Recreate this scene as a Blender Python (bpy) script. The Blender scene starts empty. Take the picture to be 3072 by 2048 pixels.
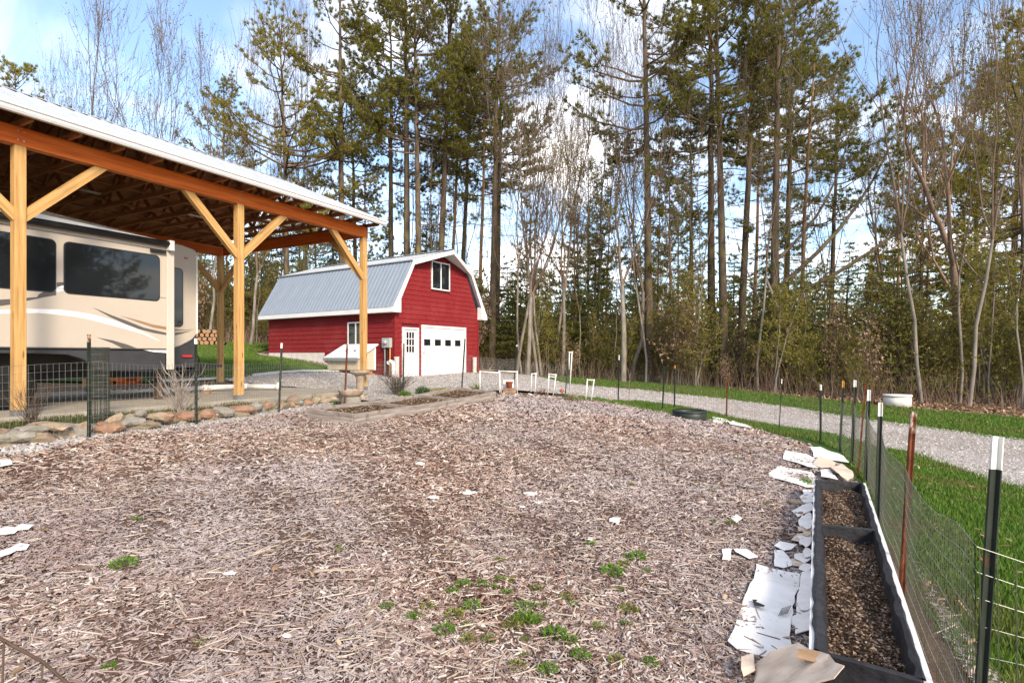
import bpy, bmesh, math, random
import numpy as np
from mathutils import Vector, Matrix, Quaternion
from mathutils.geometry import delaunay_2d_cdt
from math import sin, cos, pi, sqrt, radians, atan2

# ------------------------------------------------------------------ camera, sky, sun, exposure
SC = bpy.context.scene
COL = SC.collection
F = 1690.0; CX = 1536.0; HY = 1068.0; CZ = 1.88          # focal length / horizon in photo pixels, eye height
cam = bpy.data.cameras.new('camera'); camo = bpy.data.objects.new('camera', cam); COL.objects.link(camo)
camo.location = (0, 0, CZ); camo.rotation_euler = (pi/2, 0, 0)
cam.sensor_width = 36; cam.lens = F/3072*36; cam.shift_y = (HY-1024)/3072
cam.clip_start = .05; cam.clip_end = 3000
SC.camera = camo

SUN_EL = radians(31); SUN_AZ = atan2(.45, -.89)             # direction to the sun: behind the camera, to the right, veiled by thin cloud
SDIR = Vector((sin(SUN_AZ)*cos(SUN_EL), cos(SUN_AZ)*cos(SUN_EL), sin(SUN_EL)))
sun = bpy.data.lights.new('sun', 'SUN'); suno = bpy.data.objects.new('sun', sun); COL.objects.link(suno)
sun.energy = 2.4; sun.angle = radians(12); sun.color = (1, .85, .65)
suno.rotation_euler = SDIR.to_track_quat('Z', 'Y').to_euler(); suno.location = (14, -28, 20)

W = bpy.data.worlds.new('World'); SC.world = W; W.use_nodes = True
nt = W.node_tree; N = nt.nodes; LK = nt.links
for n in list(N): N.remove(n)
def wn(t, **k):
    n = N.new(t)
    for a, b in k.items(): setattr(n, a, b)
    return n
sky = wn('ShaderNodeTexSky', sky_type='NISHITA'); sky.sun_disc = False
sky.sun_elevation = SUN_EL; sky.sun_rotation = SUN_AZ; sky.altitude = 200; sky.air_density = 1.0; sky.dust_density = 1.2; sky.ozone_density = 1.2
tc = wn('ShaderNodeTexCoord'); sep = wn('ShaderNodeSeparateXYZ'); LK.new(tc.outputs['Generated'], sep.inputs[0])
mz = wn('ShaderNodeMath', operation='MAXIMUM'); LK.new(sep.outputs[2], mz.inputs[0]); mz.inputs[1].default_value = 0
az = wn('ShaderNodeMath', operation='ADD'); LK.new(mz.outputs[0], az.inputs[0]); az.inputs[1].default_value = .14
dx = wn('ShaderNodeMath', operation='DIVIDE'); LK.new(sep.outputs[0], dx.inputs[0]); LK.new(az.outputs[0], dx.inputs[1])
dy = wn('ShaderNodeMath', operation='DIVIDE'); LK.new(sep.outputs[1], dy.inputs[0]); LK.new(az.outputs[0], dy.inputs[1])
cb = wn('ShaderNodeCombineXYZ'); LK.new(dx.outputs[0], cb.inputs[0]); LK.new(dy.outputs[0], cb.inputs[1])
def cloud(scale, lo, hi, det, off, dist=.3):
    mp = wn('ShaderNodeMapping'); mp.inputs['Location'].default_value = off; LK.new(cb.outputs[0], mp.inputs[0])
    nz = wn('ShaderNodeTexNoise'); nz.inputs['Scale'].default_value = scale; nz.inputs['Detail'].default_value = det
    nz.inputs['Roughness'].default_value = .56; nz.inputs['Distortion'].default_value = dist
    LK.new(mp.outputs[0], nz.inputs['Vector'])
    mr = wn('ShaderNodeMapRange', interpolation_type='SMOOTHSTEP'); mr.inputs[1].default_value = lo; mr.inputs[2].default_value = hi
    LK.new(nz.outputs[0], mr.inputs[0]); return mr.outputs[0]
c1 = cloud(.62, .51, .65, 10, (5.6, 3.3, 0)); c2 = cloud(1.7, .40, .72, 8, (7.3, 2.6, 0), .8)
m2 = wn('ShaderNodeMath', operation='MULTIPLY'); LK.new(c2, m2.inputs[0]); m2.inputs[1].default_value = .5
mx = wn('ShaderNodeMath', operation='MAXIMUM'); LK.new(c1, mx.inputs[0]); LK.new(m2.outputs[0], mx.inputs[1])
cl = wn('ShaderNodeMixRGB'); LK.new(mx.outputs[0], cl.inputs[0]); LK.new(sky.outputs[0], cl.inputs[1])
cl.inputs[2].default_value = (7.4, 7.1, 6.9, 1)
bg = wn('ShaderNodeBackground'); LK.new(cl.outputs[0], bg.inputs[0]); bg.inputs[1].default_value = .15
wo = wn('ShaderNodeOutputWorld'); LK.new(bg.outputs[0], wo.inputs[0])

SC.view_settings.view_transform = 'Standard'; SC.view_settings.look = 'None'
SC.view_settings.exposure = 1.22; SC.view_settings.gamma = 1.0; SC.view_settings.use_curve_mapping = False
SC.render.engine = 'CYCLES'; SC.cycles.use_denoising = True; SC.cycles.use_adaptive_sampling = True
SC.cycles.max_bounces = 6; SC.cycles.diffuse_bounces = 4; SC.cycles.glossy_bounces = 3; SC.cycles.transmission_bounces = 4; SC.cycles.transparent_max_bounces = 6

# ------------------------------------------------------------------ terrain height
CTRL = np.array([
 (0,0,.05),(-3,1,.2),(3,0,.1),(-6,3,.55),(0,4,.2),(-4,5,.5),(3.4,4,.12),(-5.4,7.2,.76),(-4.9,8.8,.76),(-4.35,10.9,.76),(-3.8,12.9,.77),
 (-2.8,14.6,.82),(-1.3,15.3,.86),(.1,17.8,.78),(1.8,18.8,.58),(0,8,.45),(-2.7,9.8,.64),(2,9,.38),(0,12,.62),(-.4,14.3,.76),(3,13,.42),
 (3.3,18,.42),(4.9,16.5,.30),(6,16,.14),(6.8,14,.04),(6.8,12.2,.03),(6,10,.1),(5.2,8,.12),(3.9,5.8,.12),(2.8,3.9,.15),(2,2,.18),
 (9,10,-.05),(11,13,-.05),(8,17,.05),(6,22,.3),(3,24,.5),(0,24,.74),(14,8,-.1),(20,5,-.1),
 (14,16,0),(13.9,20.4,.02),(10,22,.2),(6,28,.5),(0,32,.8),(20,30,.1),(10,40,.4),(0,45,.9),(40,40,0),
 (-7.2,9,.96),(-5.6,12.3,.96),(-7.5,15,.96),(-12,12,.96),(-10,8,.96),(-9,5,.9),(-13,5,.96),
 (-6,16.8,1.06),(-3.6,16.5,.95),(-3.5,19,.95),(-6.5,20.5,1.22),(-4,21.5,1.0),(-1,23,.9),(-3,25,.98),(0,28,1.0),(-5,23.2,1.0),
 (-7.0,24.3,1.25),(-9,26,1.6),(-12.2,28.2,1.95),(-8.85,17.2,1.15),(-12,22,1.75),(-14,30,2.35),(-12,34,2.5),(-20,24,2.2),(-20,40,2.8),(-25,15,1.6),
 (60,60,.5),(-60,60,3),(0,100,1.5),(-60,0,1.6),(60,0,0),(0,-60,.2),(60,-60,0),(-60,-60,1),(150,150,1),(-150,150,4),(0,250,3),(250,0,1),(-250,0,3),(0,-250,1)], float)
def _tps():
    P = CTRL[:, :2]; n = len(P)
    d2 = ((P[:, None]-P[None])**2).sum(2)
    K = np.sqrt(d2+.25)**1.0
    A = np.zeros((n+1, n+1)); A[:n, :n] = K+np.eye(n)*.25; A[:n, n] = 1; A[n, :n] = 1
    b = np.zeros(n+1); b[:n] = CTRL[:, 2]
    return np.linalg.solve(A, b)
_w = _tps()
def hh(x, y):
    x = np.atleast_1d(np.asarray(x, float)); y = np.atleast_1d(np.asarray(y, float)); sh = x.shape
    x = x.ravel(); y = y.ravel(); out = np.empty(len(x))
    for i in range(0, len(x), 20000):
        d2 = (x[i:i+20000, None]-CTRL[None, :, 0])**2+(y[i:i+20000, None]-CTRL[None, :, 1])**2
        out[i:i+20000] = np.sqrt(d2+.25)@_w[:-1]+_w[-1]
    return out.reshape(sh)
def h(x, y): return float(hh(x, y)[0])
_Ys = np.concatenate([np.arange(.8, 30, .05), np.arange(30, 160, .25)])
def G(px, py, dz=0.0):
    """photo pixel -> point where its ray meets the ground (raised by dz)"""
    a = (px-CX)/F; b = (py-HY)/F
    g = CZ-b*_Ys-hh(a*_Ys, _Ys)-dz
    k = np.where(g < 0)[0]
    Y = _Ys[k[0]] if len(k) else 120.
    if len(k) and k[0] > 0:
        j = k[0]; t = g[j-1]/(g[j-1]-g[j]); Y = _Ys[j-1]+t*(_Ys[j]-_Ys[j-1])
    return Vector((a*Y, Y, CZ-b*Y))
def at(px, py, Y): return Vector(((px-CX)/F*Y, Y, CZ-(py-HY)/F*Y))

# ------------------------------------------------------------------ mesh helpers
def newmesh(name, V, Fc, mats=None, smooth=False, mi=None):
    me = bpy.data.meshes.new(name)
    V = np.asarray(V, dtype=np.float32).reshape(-1, 3)
    if isinstance(Fc, np.ndarray):
        k = Fc.shape[1]; n = len(Fc)
        me.vertices.add(len(V)); me.vertices.foreach_set('co', V.ravel())
        me.loops.add(n*k); me.loops.foreach_set('vertex_index', Fc.astype(np.int32).ravel())
        me.polygons.add(n); me.polygons.foreach_set('loop_start', np.arange(0, n*k, k, dtype=np.int32))
        me.polygons.foreach_set('loop_total', np.full(n, k, dtype=np.int32))
        me.update(calc_edges=True)
    else:
        me.from_pydata([tuple(map(float, v)) for v in V], [], Fc)
    if mats:
        for m in (mats if isinstance(mats, (list, tuple)) else [mats]): me.materials.append(m)
    if mi is not None: me.polygons.foreach_set('material_index', np.asarray(mi, dtype=np.int32))
    if smooth: me.polygons.foreach_set('use_smooth', np.ones(len(me.polygons), dtype=bool))
    me.update(); return me
def link(name, me, parent=None, loc=None, rot=None, scale=None):
    o = bpy.data.objects.new(name, me); COL.objects.link(o)
    if parent is not None: o.parent = parent
    if loc is not None: o.location = loc
    if rot is not None:
        if isinstance(rot, Quaternion): o.rotation_mode = 'QUATERNION'; o.rotation_quaternion = rot
        else: o.rotation_euler = rot
    if scale is not None: o.scale = scale
    return o
def tag(o, label=None, cat=None, group=None, kind=None):
    if label: o['label'] = label
    if cat: o['category'] = cat
    if group: o['group'] = group
    if kind: o['kind'] = kind
    return o
def thing(name, label, cat, loc=(0, 0, 0), rz=0, group=None):
    o = bpy.data.objects.new(name, None); COL.objects.link(o)
    o.location = loc; o.rotation_euler = (0, 0, rz); o.empty_display_size = .2
    return tag(o, label, cat, group)
def dup(root, loc, rz=0, label=None, scale=None, group=None, tilt=None):
    r = root.copy(); COL.objects.link(r); r.location = loc; r.rotation_euler = tilt if tilt else (0, 0, rz)
    if scale: r.scale = scale if isinstance(scale, (tuple, list)) else (scale,)*3
    if label: r['label'] = label
    if group: r['group'] = group
    for ch in list(root.children):
        c = ch.copy(); COL.objects.link(c); c.parent = r
        for g in list(ch.children):
            d = g.copy(); COL.objects.link(d); d.parent = c
    return r

class MB:
    def __init__(s): s.V = []; s.F = []
    def add(s, V, Fc):
        o = len(s.V); s.V += [tuple(map(float, v)) for v in V]; s.F += [tuple(i+o for i in f) for f in Fc]; return s
    def box(s, x0, x1, y0, y1, z0, z1):
        return s.add([(x0,y0,z0),(x1,y0,z0),(x1,y1,z0),(x0,y1,z0),(x0,y0,z1),(x1,y0,z1),(x1,y1,z1),(x0,y1,z1)],
                     [(3,2,1,0),(4,5,6,7),(0,1,5,4),(1,2,6,5),(2,3,7,6),(3,0,4,7)])
    def bar(s, p0, p1, w, t, up=(0, 0, 1)):
        p0 = Vector(p0); p1 = Vector(p1); d = (p1-p0).normalized(); u = Vector(up)
        if abs(d.dot(u)) > .97: u = Vector((0, 1, 0))
        a = d.cross(u).normalized(); b = a.cross(d).normalized()
        V = [p+a*(w/2*i)+b*(t/2*j) for p in (p0, p1) for i, j in ((-1,-1),(1,-1),(1,1),(-1,1))]
        return s.add(V, [(3,2,1,0),(4,5,6,7),(0,1,5,4),(1,2,6,5),(2,3,7,6),(3,0,4,7)])
    def tube(s, pts, r, n=6, cap=True):
        pts = [Vector(p) for p in pts]; m = len(pts)
        rr = r if hasattr(r, '__len__') else [r]*m
        V = []; a = None
        for i, p in enumerate(pts):
            d = (pts[min(i+1, m-1)]-pts[max(i-1, 0)]).normalized()
            if a is None: a = d.cross(Vector((0, 0, 1)) if abs(d.z) < .9 else Vector((1, 0, 0))).normalized()
            else:
                a = (a-d*a.dot(d))
                a = a.normalized() if a.length > 1e-6 else d.orthogonal().normalized()
            b = d.cross(a)
            V += [p+(a*cos(2*pi*k/n)+b*sin(2*pi*k/n))*rr[i] for k in range(n)]
        Fc = [(i*n+k, i*n+(k+1) % n, (i+1)*n+(k+1) % n, (i+1)*n+k) for i in range(m-1) for k in range(n)]
        if cap: Fc += [tuple(range(n-1, -1, -1)), tuple((m-1)*n+k for k in range(n))]
        return s.add(V, Fc)
    def lathe(s, prof, n=20, c=(0, 0, 0), cap=True):
        m = len(prof); V = [(c[0]+r*cos(2*pi*k/n), c[1]+r*sin(2*pi*k/n), c[2]+z) for r, z in prof for k in range(n)]
        Fc = [(i*n+k, i*n+(k+1) % n, (i+1)*n+(k+1) % n, (i+1)*n+k) for i in range(m-1) for k in range(n)]
        if cap: Fc += [tuple(range(n-1, -1, -1)), tuple((m-1)*n+k for k in range(n))]
        return s.add(V, Fc)
    def prism(s, poly, y0, y1, plane='xz'):
        n = len(poly)
        f = {'xz': lambda a, b, c: (a, c, b), 'xy': lambda a, b, c: (a, b, c), 'yz': lambda a, b, c: (c, a, b)}[plane]
        V = [f(a, b, y0) for a, b in poly]+[f(a, b, y1) for a, b in poly]
        return s.add(V, [tuple(range(n)), tuple(range(2*n-1, n-1, -1))]+[(i, i+n, (i+1) % n+n, (i+1) % n) for i in range(n)])
    def mesh(s, name, m, smooth=False, fix=True, bev=0):
        me = newmesh(name, s.V, s.F, m)
        if fix or bev:
            bm = bmesh.new(); bm.from_mesh(me); bmesh.ops.recalc_face_normals(bm, faces=bm.faces)
            if bev: bmesh.ops.bevel(bm, geom=[e for e in bm.edges], offset=bev, segments=1, affect='EDGES')
            bm.to_mesh(me); bm.free()
        if smooth: me.polygons.foreach_set('use_smooth', np.ones(len(me.polygons), dtype=bool))
        return me
    def build(s, name, m, parent=None, smooth=False, loc=None, rot=None, bev=0, fix=True):
        return link(name, s.mesh(name, m, smooth, fix, bev), parent, loc, rot)
def timber(name, p0, p1, w, t, m, parent, up=(0, 0, 1), bev=.004):
    """a bar whose own X axis runs along its length (so grain follows it)"""
    p0 = Vector(p0); p1 = Vector(p1); d = p1-p0; L = d.length; d.normalize(); u = Vector(up)
    if abs(d.dot(u)) > .97: u = Vector((0, 1, 0))
    a = u.cross(d).normalized(); b = d.cross(a)
    R = Matrix((d, a, b)).transposed()
    return MB().box(0, L, -w/2, w/2, -t/2, t/2).build(name, m, parent, loc=p0, rot=R.to_quaternion(), bev=bev)

# ------------------------------------------------------------------ material helpers
def mat(name, rough=.8, spec=.3, metal=0):
    m = bpy.data.materials.new(name); m.use_nodes = True
    b = m.node_tree.nodes['Principled BSDF']; b.inputs['Roughness'].default_value = rough
    b.inputs['Specular IOR Level'].default_value = spec; b.inputs['Metallic'].default_value = metal
    return m, m.node_tree, b
def ramp(nt, cols, pos=None, interp='LINEAR'):
    r = nt.nodes.new('ShaderNodeValToRGB'); e = r.color_ramp.elements; r.color_ramp.interpolation = interp
    n = len(cols); pos = pos or [i/(n-1) for i in range(n)]
    while len(e) < n: e.new(.5)
    for i in range(n): e[i].position = pos[i]; e[i].color = (*cols[i], 1)
    return r
def noisy(name, cols, scale=6, detail=6, rough=.8, spec=.3, bump=0, bscale=None, stretch=(1, 1, 1), metal=0, pos=None, nrough=.6, dist=0, coord='Object', dirt=None, knots=None):
    m, nt, b = mat(name, rough, spec, metal); n = nt.nodes; l = nt.links
    t = n.new('ShaderNodeTexCoord'); mp = n.new('ShaderNodeMapping'); mp.inputs['Scale'].default_value = stretch
    l.new(t.outputs[coord], mp.inputs[0])
    z = n.new('ShaderNodeTexNoise'); z.inputs['Scale'].default_value = scale; z.inputs['Detail'].default_value = detail
    z.inputs['Roughness'].default_value = nrough; z.inputs['Distortion'].default_value = dist
    l.new(mp.outputs[0], z.inputs['Vector'])
    r = ramp(nt, cols, pos or ([.3+.4*i/(len(cols)-1) for i in range(len(cols))] if len(cols) > 1 else [0]))
    l.new(z.outputs[0], r.inputs[0]); out = r.outputs[0]
    if dirt:
        z3 = n.new('ShaderNodeTexNoise'); z3.inputs['Scale'].default_value = dirt[1]; z3.inputs['Detail'].default_value = 5; l.new(t.outputs[coord], z3.inputs['Vector'])
        mr = n.new('ShaderNodeMapRange'); mr.inputs[1].default_value = dirt[2]; mr.inputs[2].default_value = dirt[2]+.2; mr.inputs[4].default_value = dirt[3]; l.new(z3.outputs[0], mr.inputs[0])
        mm = n.new('ShaderNodeMixRGB'); mm.inputs[2].default_value = (*dirt[0], 1); l.new(mr.outputs[0], mm.inputs[0]); l.new(out, mm.inputs[1]); out = mm.outputs[0]
    if knots:
        mk = n.new('ShaderNodeMapping'); mk.inputs['Scale'].default_value = knots; l.new(t.outputs[coord], mk.inputs[0])
        vo = n.new('ShaderNodeTexVoronoi'); vo.inputs['Scale'].default_value = 1; l.new(mk.outputs[0], vo.inputs['Vector'])
        mr = n.new('ShaderNodeMapRange'); mr.inputs[1].default_value = .14; mr.inputs[2].default_value = .07; mr.inputs[4].default_value = .8; l.new(vo.outputs['Distance'], mr.inputs[0])
        mm = n.new('ShaderNodeMixRGB'); mm.inputs[2].default_value = (.13,.055,.02, 1); l.new(mr.outputs[0], mm.inputs[0]); l.new(out, mm.inputs[1]); out = mm.outputs[0]
    l.new(out, b.inputs['Base Color'])
    if bump:
        z2 = z
        if bscale:
            z2 = n.new('ShaderNodeTexNoise'); z2.inputs['Scale'].default_value = bscale; z2.inputs['Detail'].default_value = 5; l.new(mp.outputs[0], z2.inputs['Vector'])
        bp = n.new('ShaderNodeBump'); bp.inputs['Strength'].default_value = bump; bp.inputs['Distance'].default_value = .02
        l.new(z2.outputs[0], bp.inputs['Height']); l.new(bp.outputs[0], b.inputs['Normal'])
    return m
def island(name, cols, rough=.8, spec=.2, transl=0, pos=None, patch=None, patch2=None):
    """a different colour for every loose piece (chips, blades, leaves); patch = (colour, scale, lo, hi, amount)"""
    m, nt, b = mat(name, rough, spec); n = nt.nodes; l = nt.links
    g = n.new('ShaderNodeNewGeometry'); r = ramp(nt, cols, pos); l.new(g.outputs['Random Per Island'], r.inputs[0]); out = r.outputs[0]
    for pi_, patch in enumerate((patch, patch2)):
        if not patch: continue
        t = n.new('ShaderNodeTexCoord'); z = n.new('ShaderNodeTexNoise'); z.noise_dimensions = '4D'; z.inputs['W'].default_value = pi_*7.3; z.inputs['Scale'].default_value = patch[1]; z.inputs['Detail'].default_value = 4
        l.new(t.outputs['Object'], z.inputs['Vector'])
        mr = n.new('ShaderNodeMapRange'); mr.inputs[1].default_value = patch[2]; mr.inputs[2].default_value = patch[3]; mr.inputs[4].default_value = patch[4]; l.new(z.outputs[0], mr.inputs[0])
        mm = n.new('ShaderNodeMixRGB'); mm.inputs[2].default_value = (*patch[0], 1); l.new(mr.outputs[0], mm.inputs[0]); l.new(out, mm.inputs[1]); out = mm.outputs[0]
    l.new(out, b.inputs['Base Color'])
    if transl:
        tr = n.new('ShaderNodeBsdfTranslucent'); l.new(out, tr.inputs[0]); mxs = n.new('ShaderNodeMixShader'); mxs.inputs[0].default_value = transl
        o = n['Material Output']; l.new(b.outputs[0], mxs.inputs[1]); l.new(tr.outputs[0], mxs.inputs[2]); l.new(mxs.outputs[0], o.inputs[0])
    return m
PINEWOOD = noisy('pine_post_wood', [(.30,.16,.055),(.46,.27,.10),(.55,.35,.15)], 3.2, 8, .7, .2, .15, None, (.35, 7, 7), dirt=((.30,.17,.07), 2.0, .58, .6), knots=(1.6, 7, 7))
BEAMWOOD = noisy('stained_beam_wood', [(.38,.07,.010),(.58,.125,.016),(.66,.19,.035)], 2.6, 8, .65, .25, .15, None, (.4, 8, 8))
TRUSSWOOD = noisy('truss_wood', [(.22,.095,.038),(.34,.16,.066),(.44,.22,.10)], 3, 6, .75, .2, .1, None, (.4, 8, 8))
GREYWOOD = noisy('weathered_board', [(.13,.105,.09),(.25,.215,.195),(.37,.335,.31)], 3, 8, .85, .15, .3, None, (.5, 9, 9), dirt=((.09,.065,.05), 5, .56, .7))
GALV = noisy('galvanised_metal', [(.32,.33,.35),(.46,.47,.49)], 8, 4, .42, .5, 0, metal=.6)
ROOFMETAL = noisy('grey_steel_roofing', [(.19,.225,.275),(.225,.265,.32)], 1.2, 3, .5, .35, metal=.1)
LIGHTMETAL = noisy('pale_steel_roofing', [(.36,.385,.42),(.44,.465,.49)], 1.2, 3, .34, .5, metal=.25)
WHITE = noisy('white_trim_paint', [(.60,.605,.62),(.68,.685,.69)], 3, 4, .5, .4)
BLACKM = noisy('black_metal', [(.010,.010,.011),(.022,.022,.024)], 9, 4, .45, .4)
def glass_dark(name, tint=(.012, .014, .017), rough=.03):
    m, nt, b = mat(name, rough, .5); b.inputs['Base Color'].default_value = (*tint, 1); b.inputs['IOR'].default_value = 1.5
    return m
GLASS = glass_dark('tinted_window_glass')
# ------------------------------------------------------------------ the setting: ground sheets
rng = np.random.default_rng(7); random.seed(7)
def inside(poly, x, y):
    x = np.asarray(x); y = np.asarray(y); r = np.zeros(x.shape, bool); n = len(poly)
    for i in range(n):
        x0, y0 = poly[i]; x1, y1 = poly[(i+1) % n]
        c = ((y0 > y) != (y1 > y)) & (x < (x1-x0)*(y-y0)/((y1-y0) if y1 != y0 else 1e-9)+x0)
        r ^= c
    return r
def densify(poly, step, jit, seed=0):
    r = random.Random(seed); out = []
    for i in range(len(poly)):
        a = Vector(poly[i][:2]); b = Vector(poly[(i+1) % len(poly)][:2]); n = max(1, int((b-a).length/step))
        for k in range(n):
            p = a.lerp(b, k/n); out.append((p.x+r.uniform(-jit, jit), p.y+r.uniform(-jit, jit)))
    return out
def sheet(name, poly, dz, spacing, m, step=.3, jit=.04, seed=1, kind='structure', rough=0.0):
    b = densify(poly, step, jit, seed)
    xs = [p[0] for p in b]; ys = [p[1] for p in b]
    gx, gy = np.meshgrid(np.arange(min(xs), max(xs), spacing), np.arange(min(ys), max(ys), spacing))
    gx = gx.ravel()+rng.uniform(-.2, .2, gx.size)*spacing; gy = gy.ravel()+rng.uniform(-.2, .2, gy.size)*spacing
    k = inside(b, gx, gy)
    pts = [Vector(p) for p in b]+[Vector((x, y)) for x, y in zip(gx[k], gy[k])]
    n = len(b)
    V, E, Fc, *_ = delaunay_2d_cdt(pts, [], [list(range(n))], 1, 1e-5)
    vx = np.array([v.x for v in V]); vy = np.array([v.y for v in V]); z = hh(vx, vy)+dz
    if rough: z = z+rng.normal(0, rough, len(z))
    me = newmesh(name, np.stack([vx, vy, z], 1), [tuple(f) for f in Fc], m, True)
    bm = bmesh.new(); bm.from_mesh(me)
    for f in bm.faces:
        if f.normal.z < 0: f.normal_flip()
    bm.to_mesh(me); bm.free()
    o = link(name, me); tag(o, kind=kind); return o

def ground_mat(name, cols, s1, s2, rough=.95, bump=.4, extra=None):
    m, nt, b = mat(name, rough, .1); n = nt.nodes; l = nt.links
    t = n.new('ShaderNodeTexCoord')
    z1 = n.new('ShaderNodeTexNoise'); z1.inputs['Scale'].default_value = s1; z1.inputs['Detail'].default_value = 8; z1.inputs['Roughness'].default_value = .7
    z2 = n.new('ShaderNodeTexNoise'); z2.inputs['Scale'].default_value = s2; z2.inputs['Detail'].default_value = 4
    l.new(t.outputs['Object'], z1.inputs['Vector']); l.new(t.outputs['Object'], z2.inputs['Vector'])
    r = ramp(nt, cols, [.28+.44*i/(len(cols)-1) for i in range(len(cols))]); l.new(z1.outputs[0], r.inputs[0]); out = r.outputs[0]
    if extra:
        mr = n.new('ShaderNodeMapRange'); mr.inputs[1].default_value = extra[1]; mr.inputs[2].default_value = extra[2]; mr.inputs[4].default_value = extra[3]
        l.new(z2.outputs[0], mr.inputs[0]); mm = n.new('ShaderNodeMixRGB'); mm.inputs[2].default_value = (*extra[0], 1)
        l.new(mr.outputs[0], mm.inputs[0]); l.new(out, mm.inputs[1]); out = mm.outputs[0]
    l.new(out, b.inputs['Base Color'])
    bp = n.new('ShaderNodeBump'); bp.inputs['Strength'].default_value = bump; bp.inputs['Distance'].default_value = .03
    l.new(z1.outputs[0], bp.inputs['Height']); l.new(bp.outputs[0], b.inputs['Normal'])
    return m
LITTER = ground_mat('leaf_litter', [(.05,.034,.022),(.13,.088,.056),(.24,.165,.11)], 9, .5)
TURF = ground_mat('turf_soil', [(.018,.035,.008),(.035,.075,.014),(.07,.115,.025)], 14, .7, extra=((.09,.07,.035), .55, .72, .6))
GRAVEL = ground_mat('driveway_gravel', [(.24,.215,.205),(.34,.31,.295),(.44,.41,.39)], 40, .35, .95, .8, extra=((.24,.20,.165), .48, .68, .7))
MULCHB = ground_mat('mulch_base', [(.045,.026,.018),(.12,.075,.056),(.24,.17,.14)], 40, .5, .95, .9)
CONC = ground_mat('concrete_pad', [(.24,.21,.17),(.31,.275,.225),(.37,.33,.28)], 3.5, .6, .85, .08)
SOIL = ground_mat('garden_soil', [(.025,.016,.010),(.06,.04,.025),(.13,.09,.06)], 26, 2, .95, .8)

# one big sheet to the horizon
def axis():
    a = np.concatenate([np.arange(0, 45, 1.0), np.arange(45, 120, 5.), np.arange(120, 1300, 60.)]); return np.concatenate([-a[:0:-1], a])
ax = axis(); gx, gy = np.meshgrid(ax, ax+15); z = hh(gx, gy); zf = np.clip((np.hypot(gx, gy)-150)/250, 0, 1); z = z*(1-zf)+1.5*zf
nx = len(ax); idx = np.arange(nx*nx).reshape(nx, nx)
Fq = np.stack([idx[:-1, :-1], idx[:-1, 1:], idx[1:, 1:], idx[1:, :-1]], -1).reshape(-1, 4)
tag(link('ground', newmesh('ground', np.stack([gx, gy, z-.06], -1).reshape(-1, 3), Fq, LITTER, True)), kind='structure')

g2 = lambda px, py: tuple(G(px, py)[:2])
DN = [g2(*p) for p in ((3072,1475),(3008,1456),(2744,1366),(2656,1349),(2500,1306),(2336,1282),(2139,1240),(1921,1206),(1734,1196))]   # driveway, near edge
DF = [g2(*p) for p in ((1700,1150),(1938,1170),(2176,1197),(2380,1222),(2556,1251),(2740,1276),(2939,1303),(3072,1318))]               # far edge
WE = [g2(*p) for p in ((1802,1131),(2006,1145),(2278,1177),(2500,1201),(2747,1227),(3072,1254))]                                     # lawn / woods edge
UB = Vector((.55, .835)); VB = Vector((-.835, .55)); C0 = Vector((-4.86, 23.4))                                                     # barn corner and axes
bw, bl = 5.71, 8.76
bcorner = lambda s, t: tuple(C0+UB*s+VB*t)
DC = Vector((.469, .883)); PC = Vector((-.883, .469)); A0 = Vector((-7.15, 8.16)); PADZ = 1.015                                      # carport axes, first post
cw = lambda x, y: tuple(A0+DC*x+PC*y)

MUL = [(-9.5,-3),(-8.2,4.4),(-6.6,6.0)]+[g2(*p) for p in ((80,1370),(275,1322),(589,1284),(838,1248),(1034,1218),(1215,1192),(1386,1180),(1480,1182),(1555,1188),(1690,1196),(1785,1204),(1938,1232),(2135,1264),(2258,1288),(2415,1334),(2520,1395))]+[(4.55,7.3),(3.4,4.8),(2.4,2.6),(2.0,1.2),(1.8,-3)]
LAWN = [(1.0,-4),(30,-6),(46,8)]+[(30,13.2)]+[WE[5], WE[4], WE[3], WE[2], WE[1], WE[0]]+[(2,31),(0,30.5),(1.0,27),(4,22),(2.5,17.5),(3.4,9)]
DRV = [(40,-1.5),(24,2.2)]+DN+[(1.9,19.2),(.1,18.0),(-1.2,15.75),(-2.6,14.95),(-3.5,13.75),(-3.9,13.9),cw(7.2,.6),cw(7.2,5.9),(-10.9,16.4)]+[g2(*p) for p in ((491,1146),(657,1138),(754,1128.5),(1000,1119))]+\
      [bcorner(-.55,1.6),bcorner(-.75,bl-.4),bcorner(-.2,bl+.8),bcorner(.3,bl-.5),bcorner(.25,.2),bcorner(bw-.2,.2),bcorner(bw+.5,-.3)]+[(1.0,28.2)]+DF+[(24,8.4),(42,4.5)]
LLN = [(-32,13),(-11.6,15.6)]+[g2(*p) for p in ((491,1145),(657,1137),(754,1127.5),(1010,1117))]+[bcorner(-.35,2.2),bcorner(-.45,bl+.6),bcorner(2,bl+2.5),(-14,35),(-20,36.5),(-30,34),(-40,26)]
sheet('lawn', LAWN, 0, .6, TURF, .5, .08, 2)
sheet('lawn', LLN, -.003, .6, TURF, .5, .06, 3)
sheet('lawn', [(17,31),(24,29.5),(38,31),(46,38),(30,46),(20,41)], 0, 1.2, TURF, 1, .2, 5)
sheet('path', [(19,36.2),(30,34.6),(44,34.0),(44,35.6),(30,36.3),(20,37.9)], .02, 1, GRAVEL, 1, .1, 6)
sheet('driveway', DRV, .016, .5, GRAVEL, .3, .09, 4)
sheet('mulch_bed', MUL, .024, .3, MULCHB, .25, .06, 8, rough=.008)
pad = MB().box(-7.6, 7.0, -.16, 6.0, -.18, 0).build('concrete_pad', CONC, loc=(A0.x, A0.y, PADZ), rot=(0, 0, atan2(DC.y, DC.x)), bev=.01); tag(pad, kind='structure')
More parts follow.
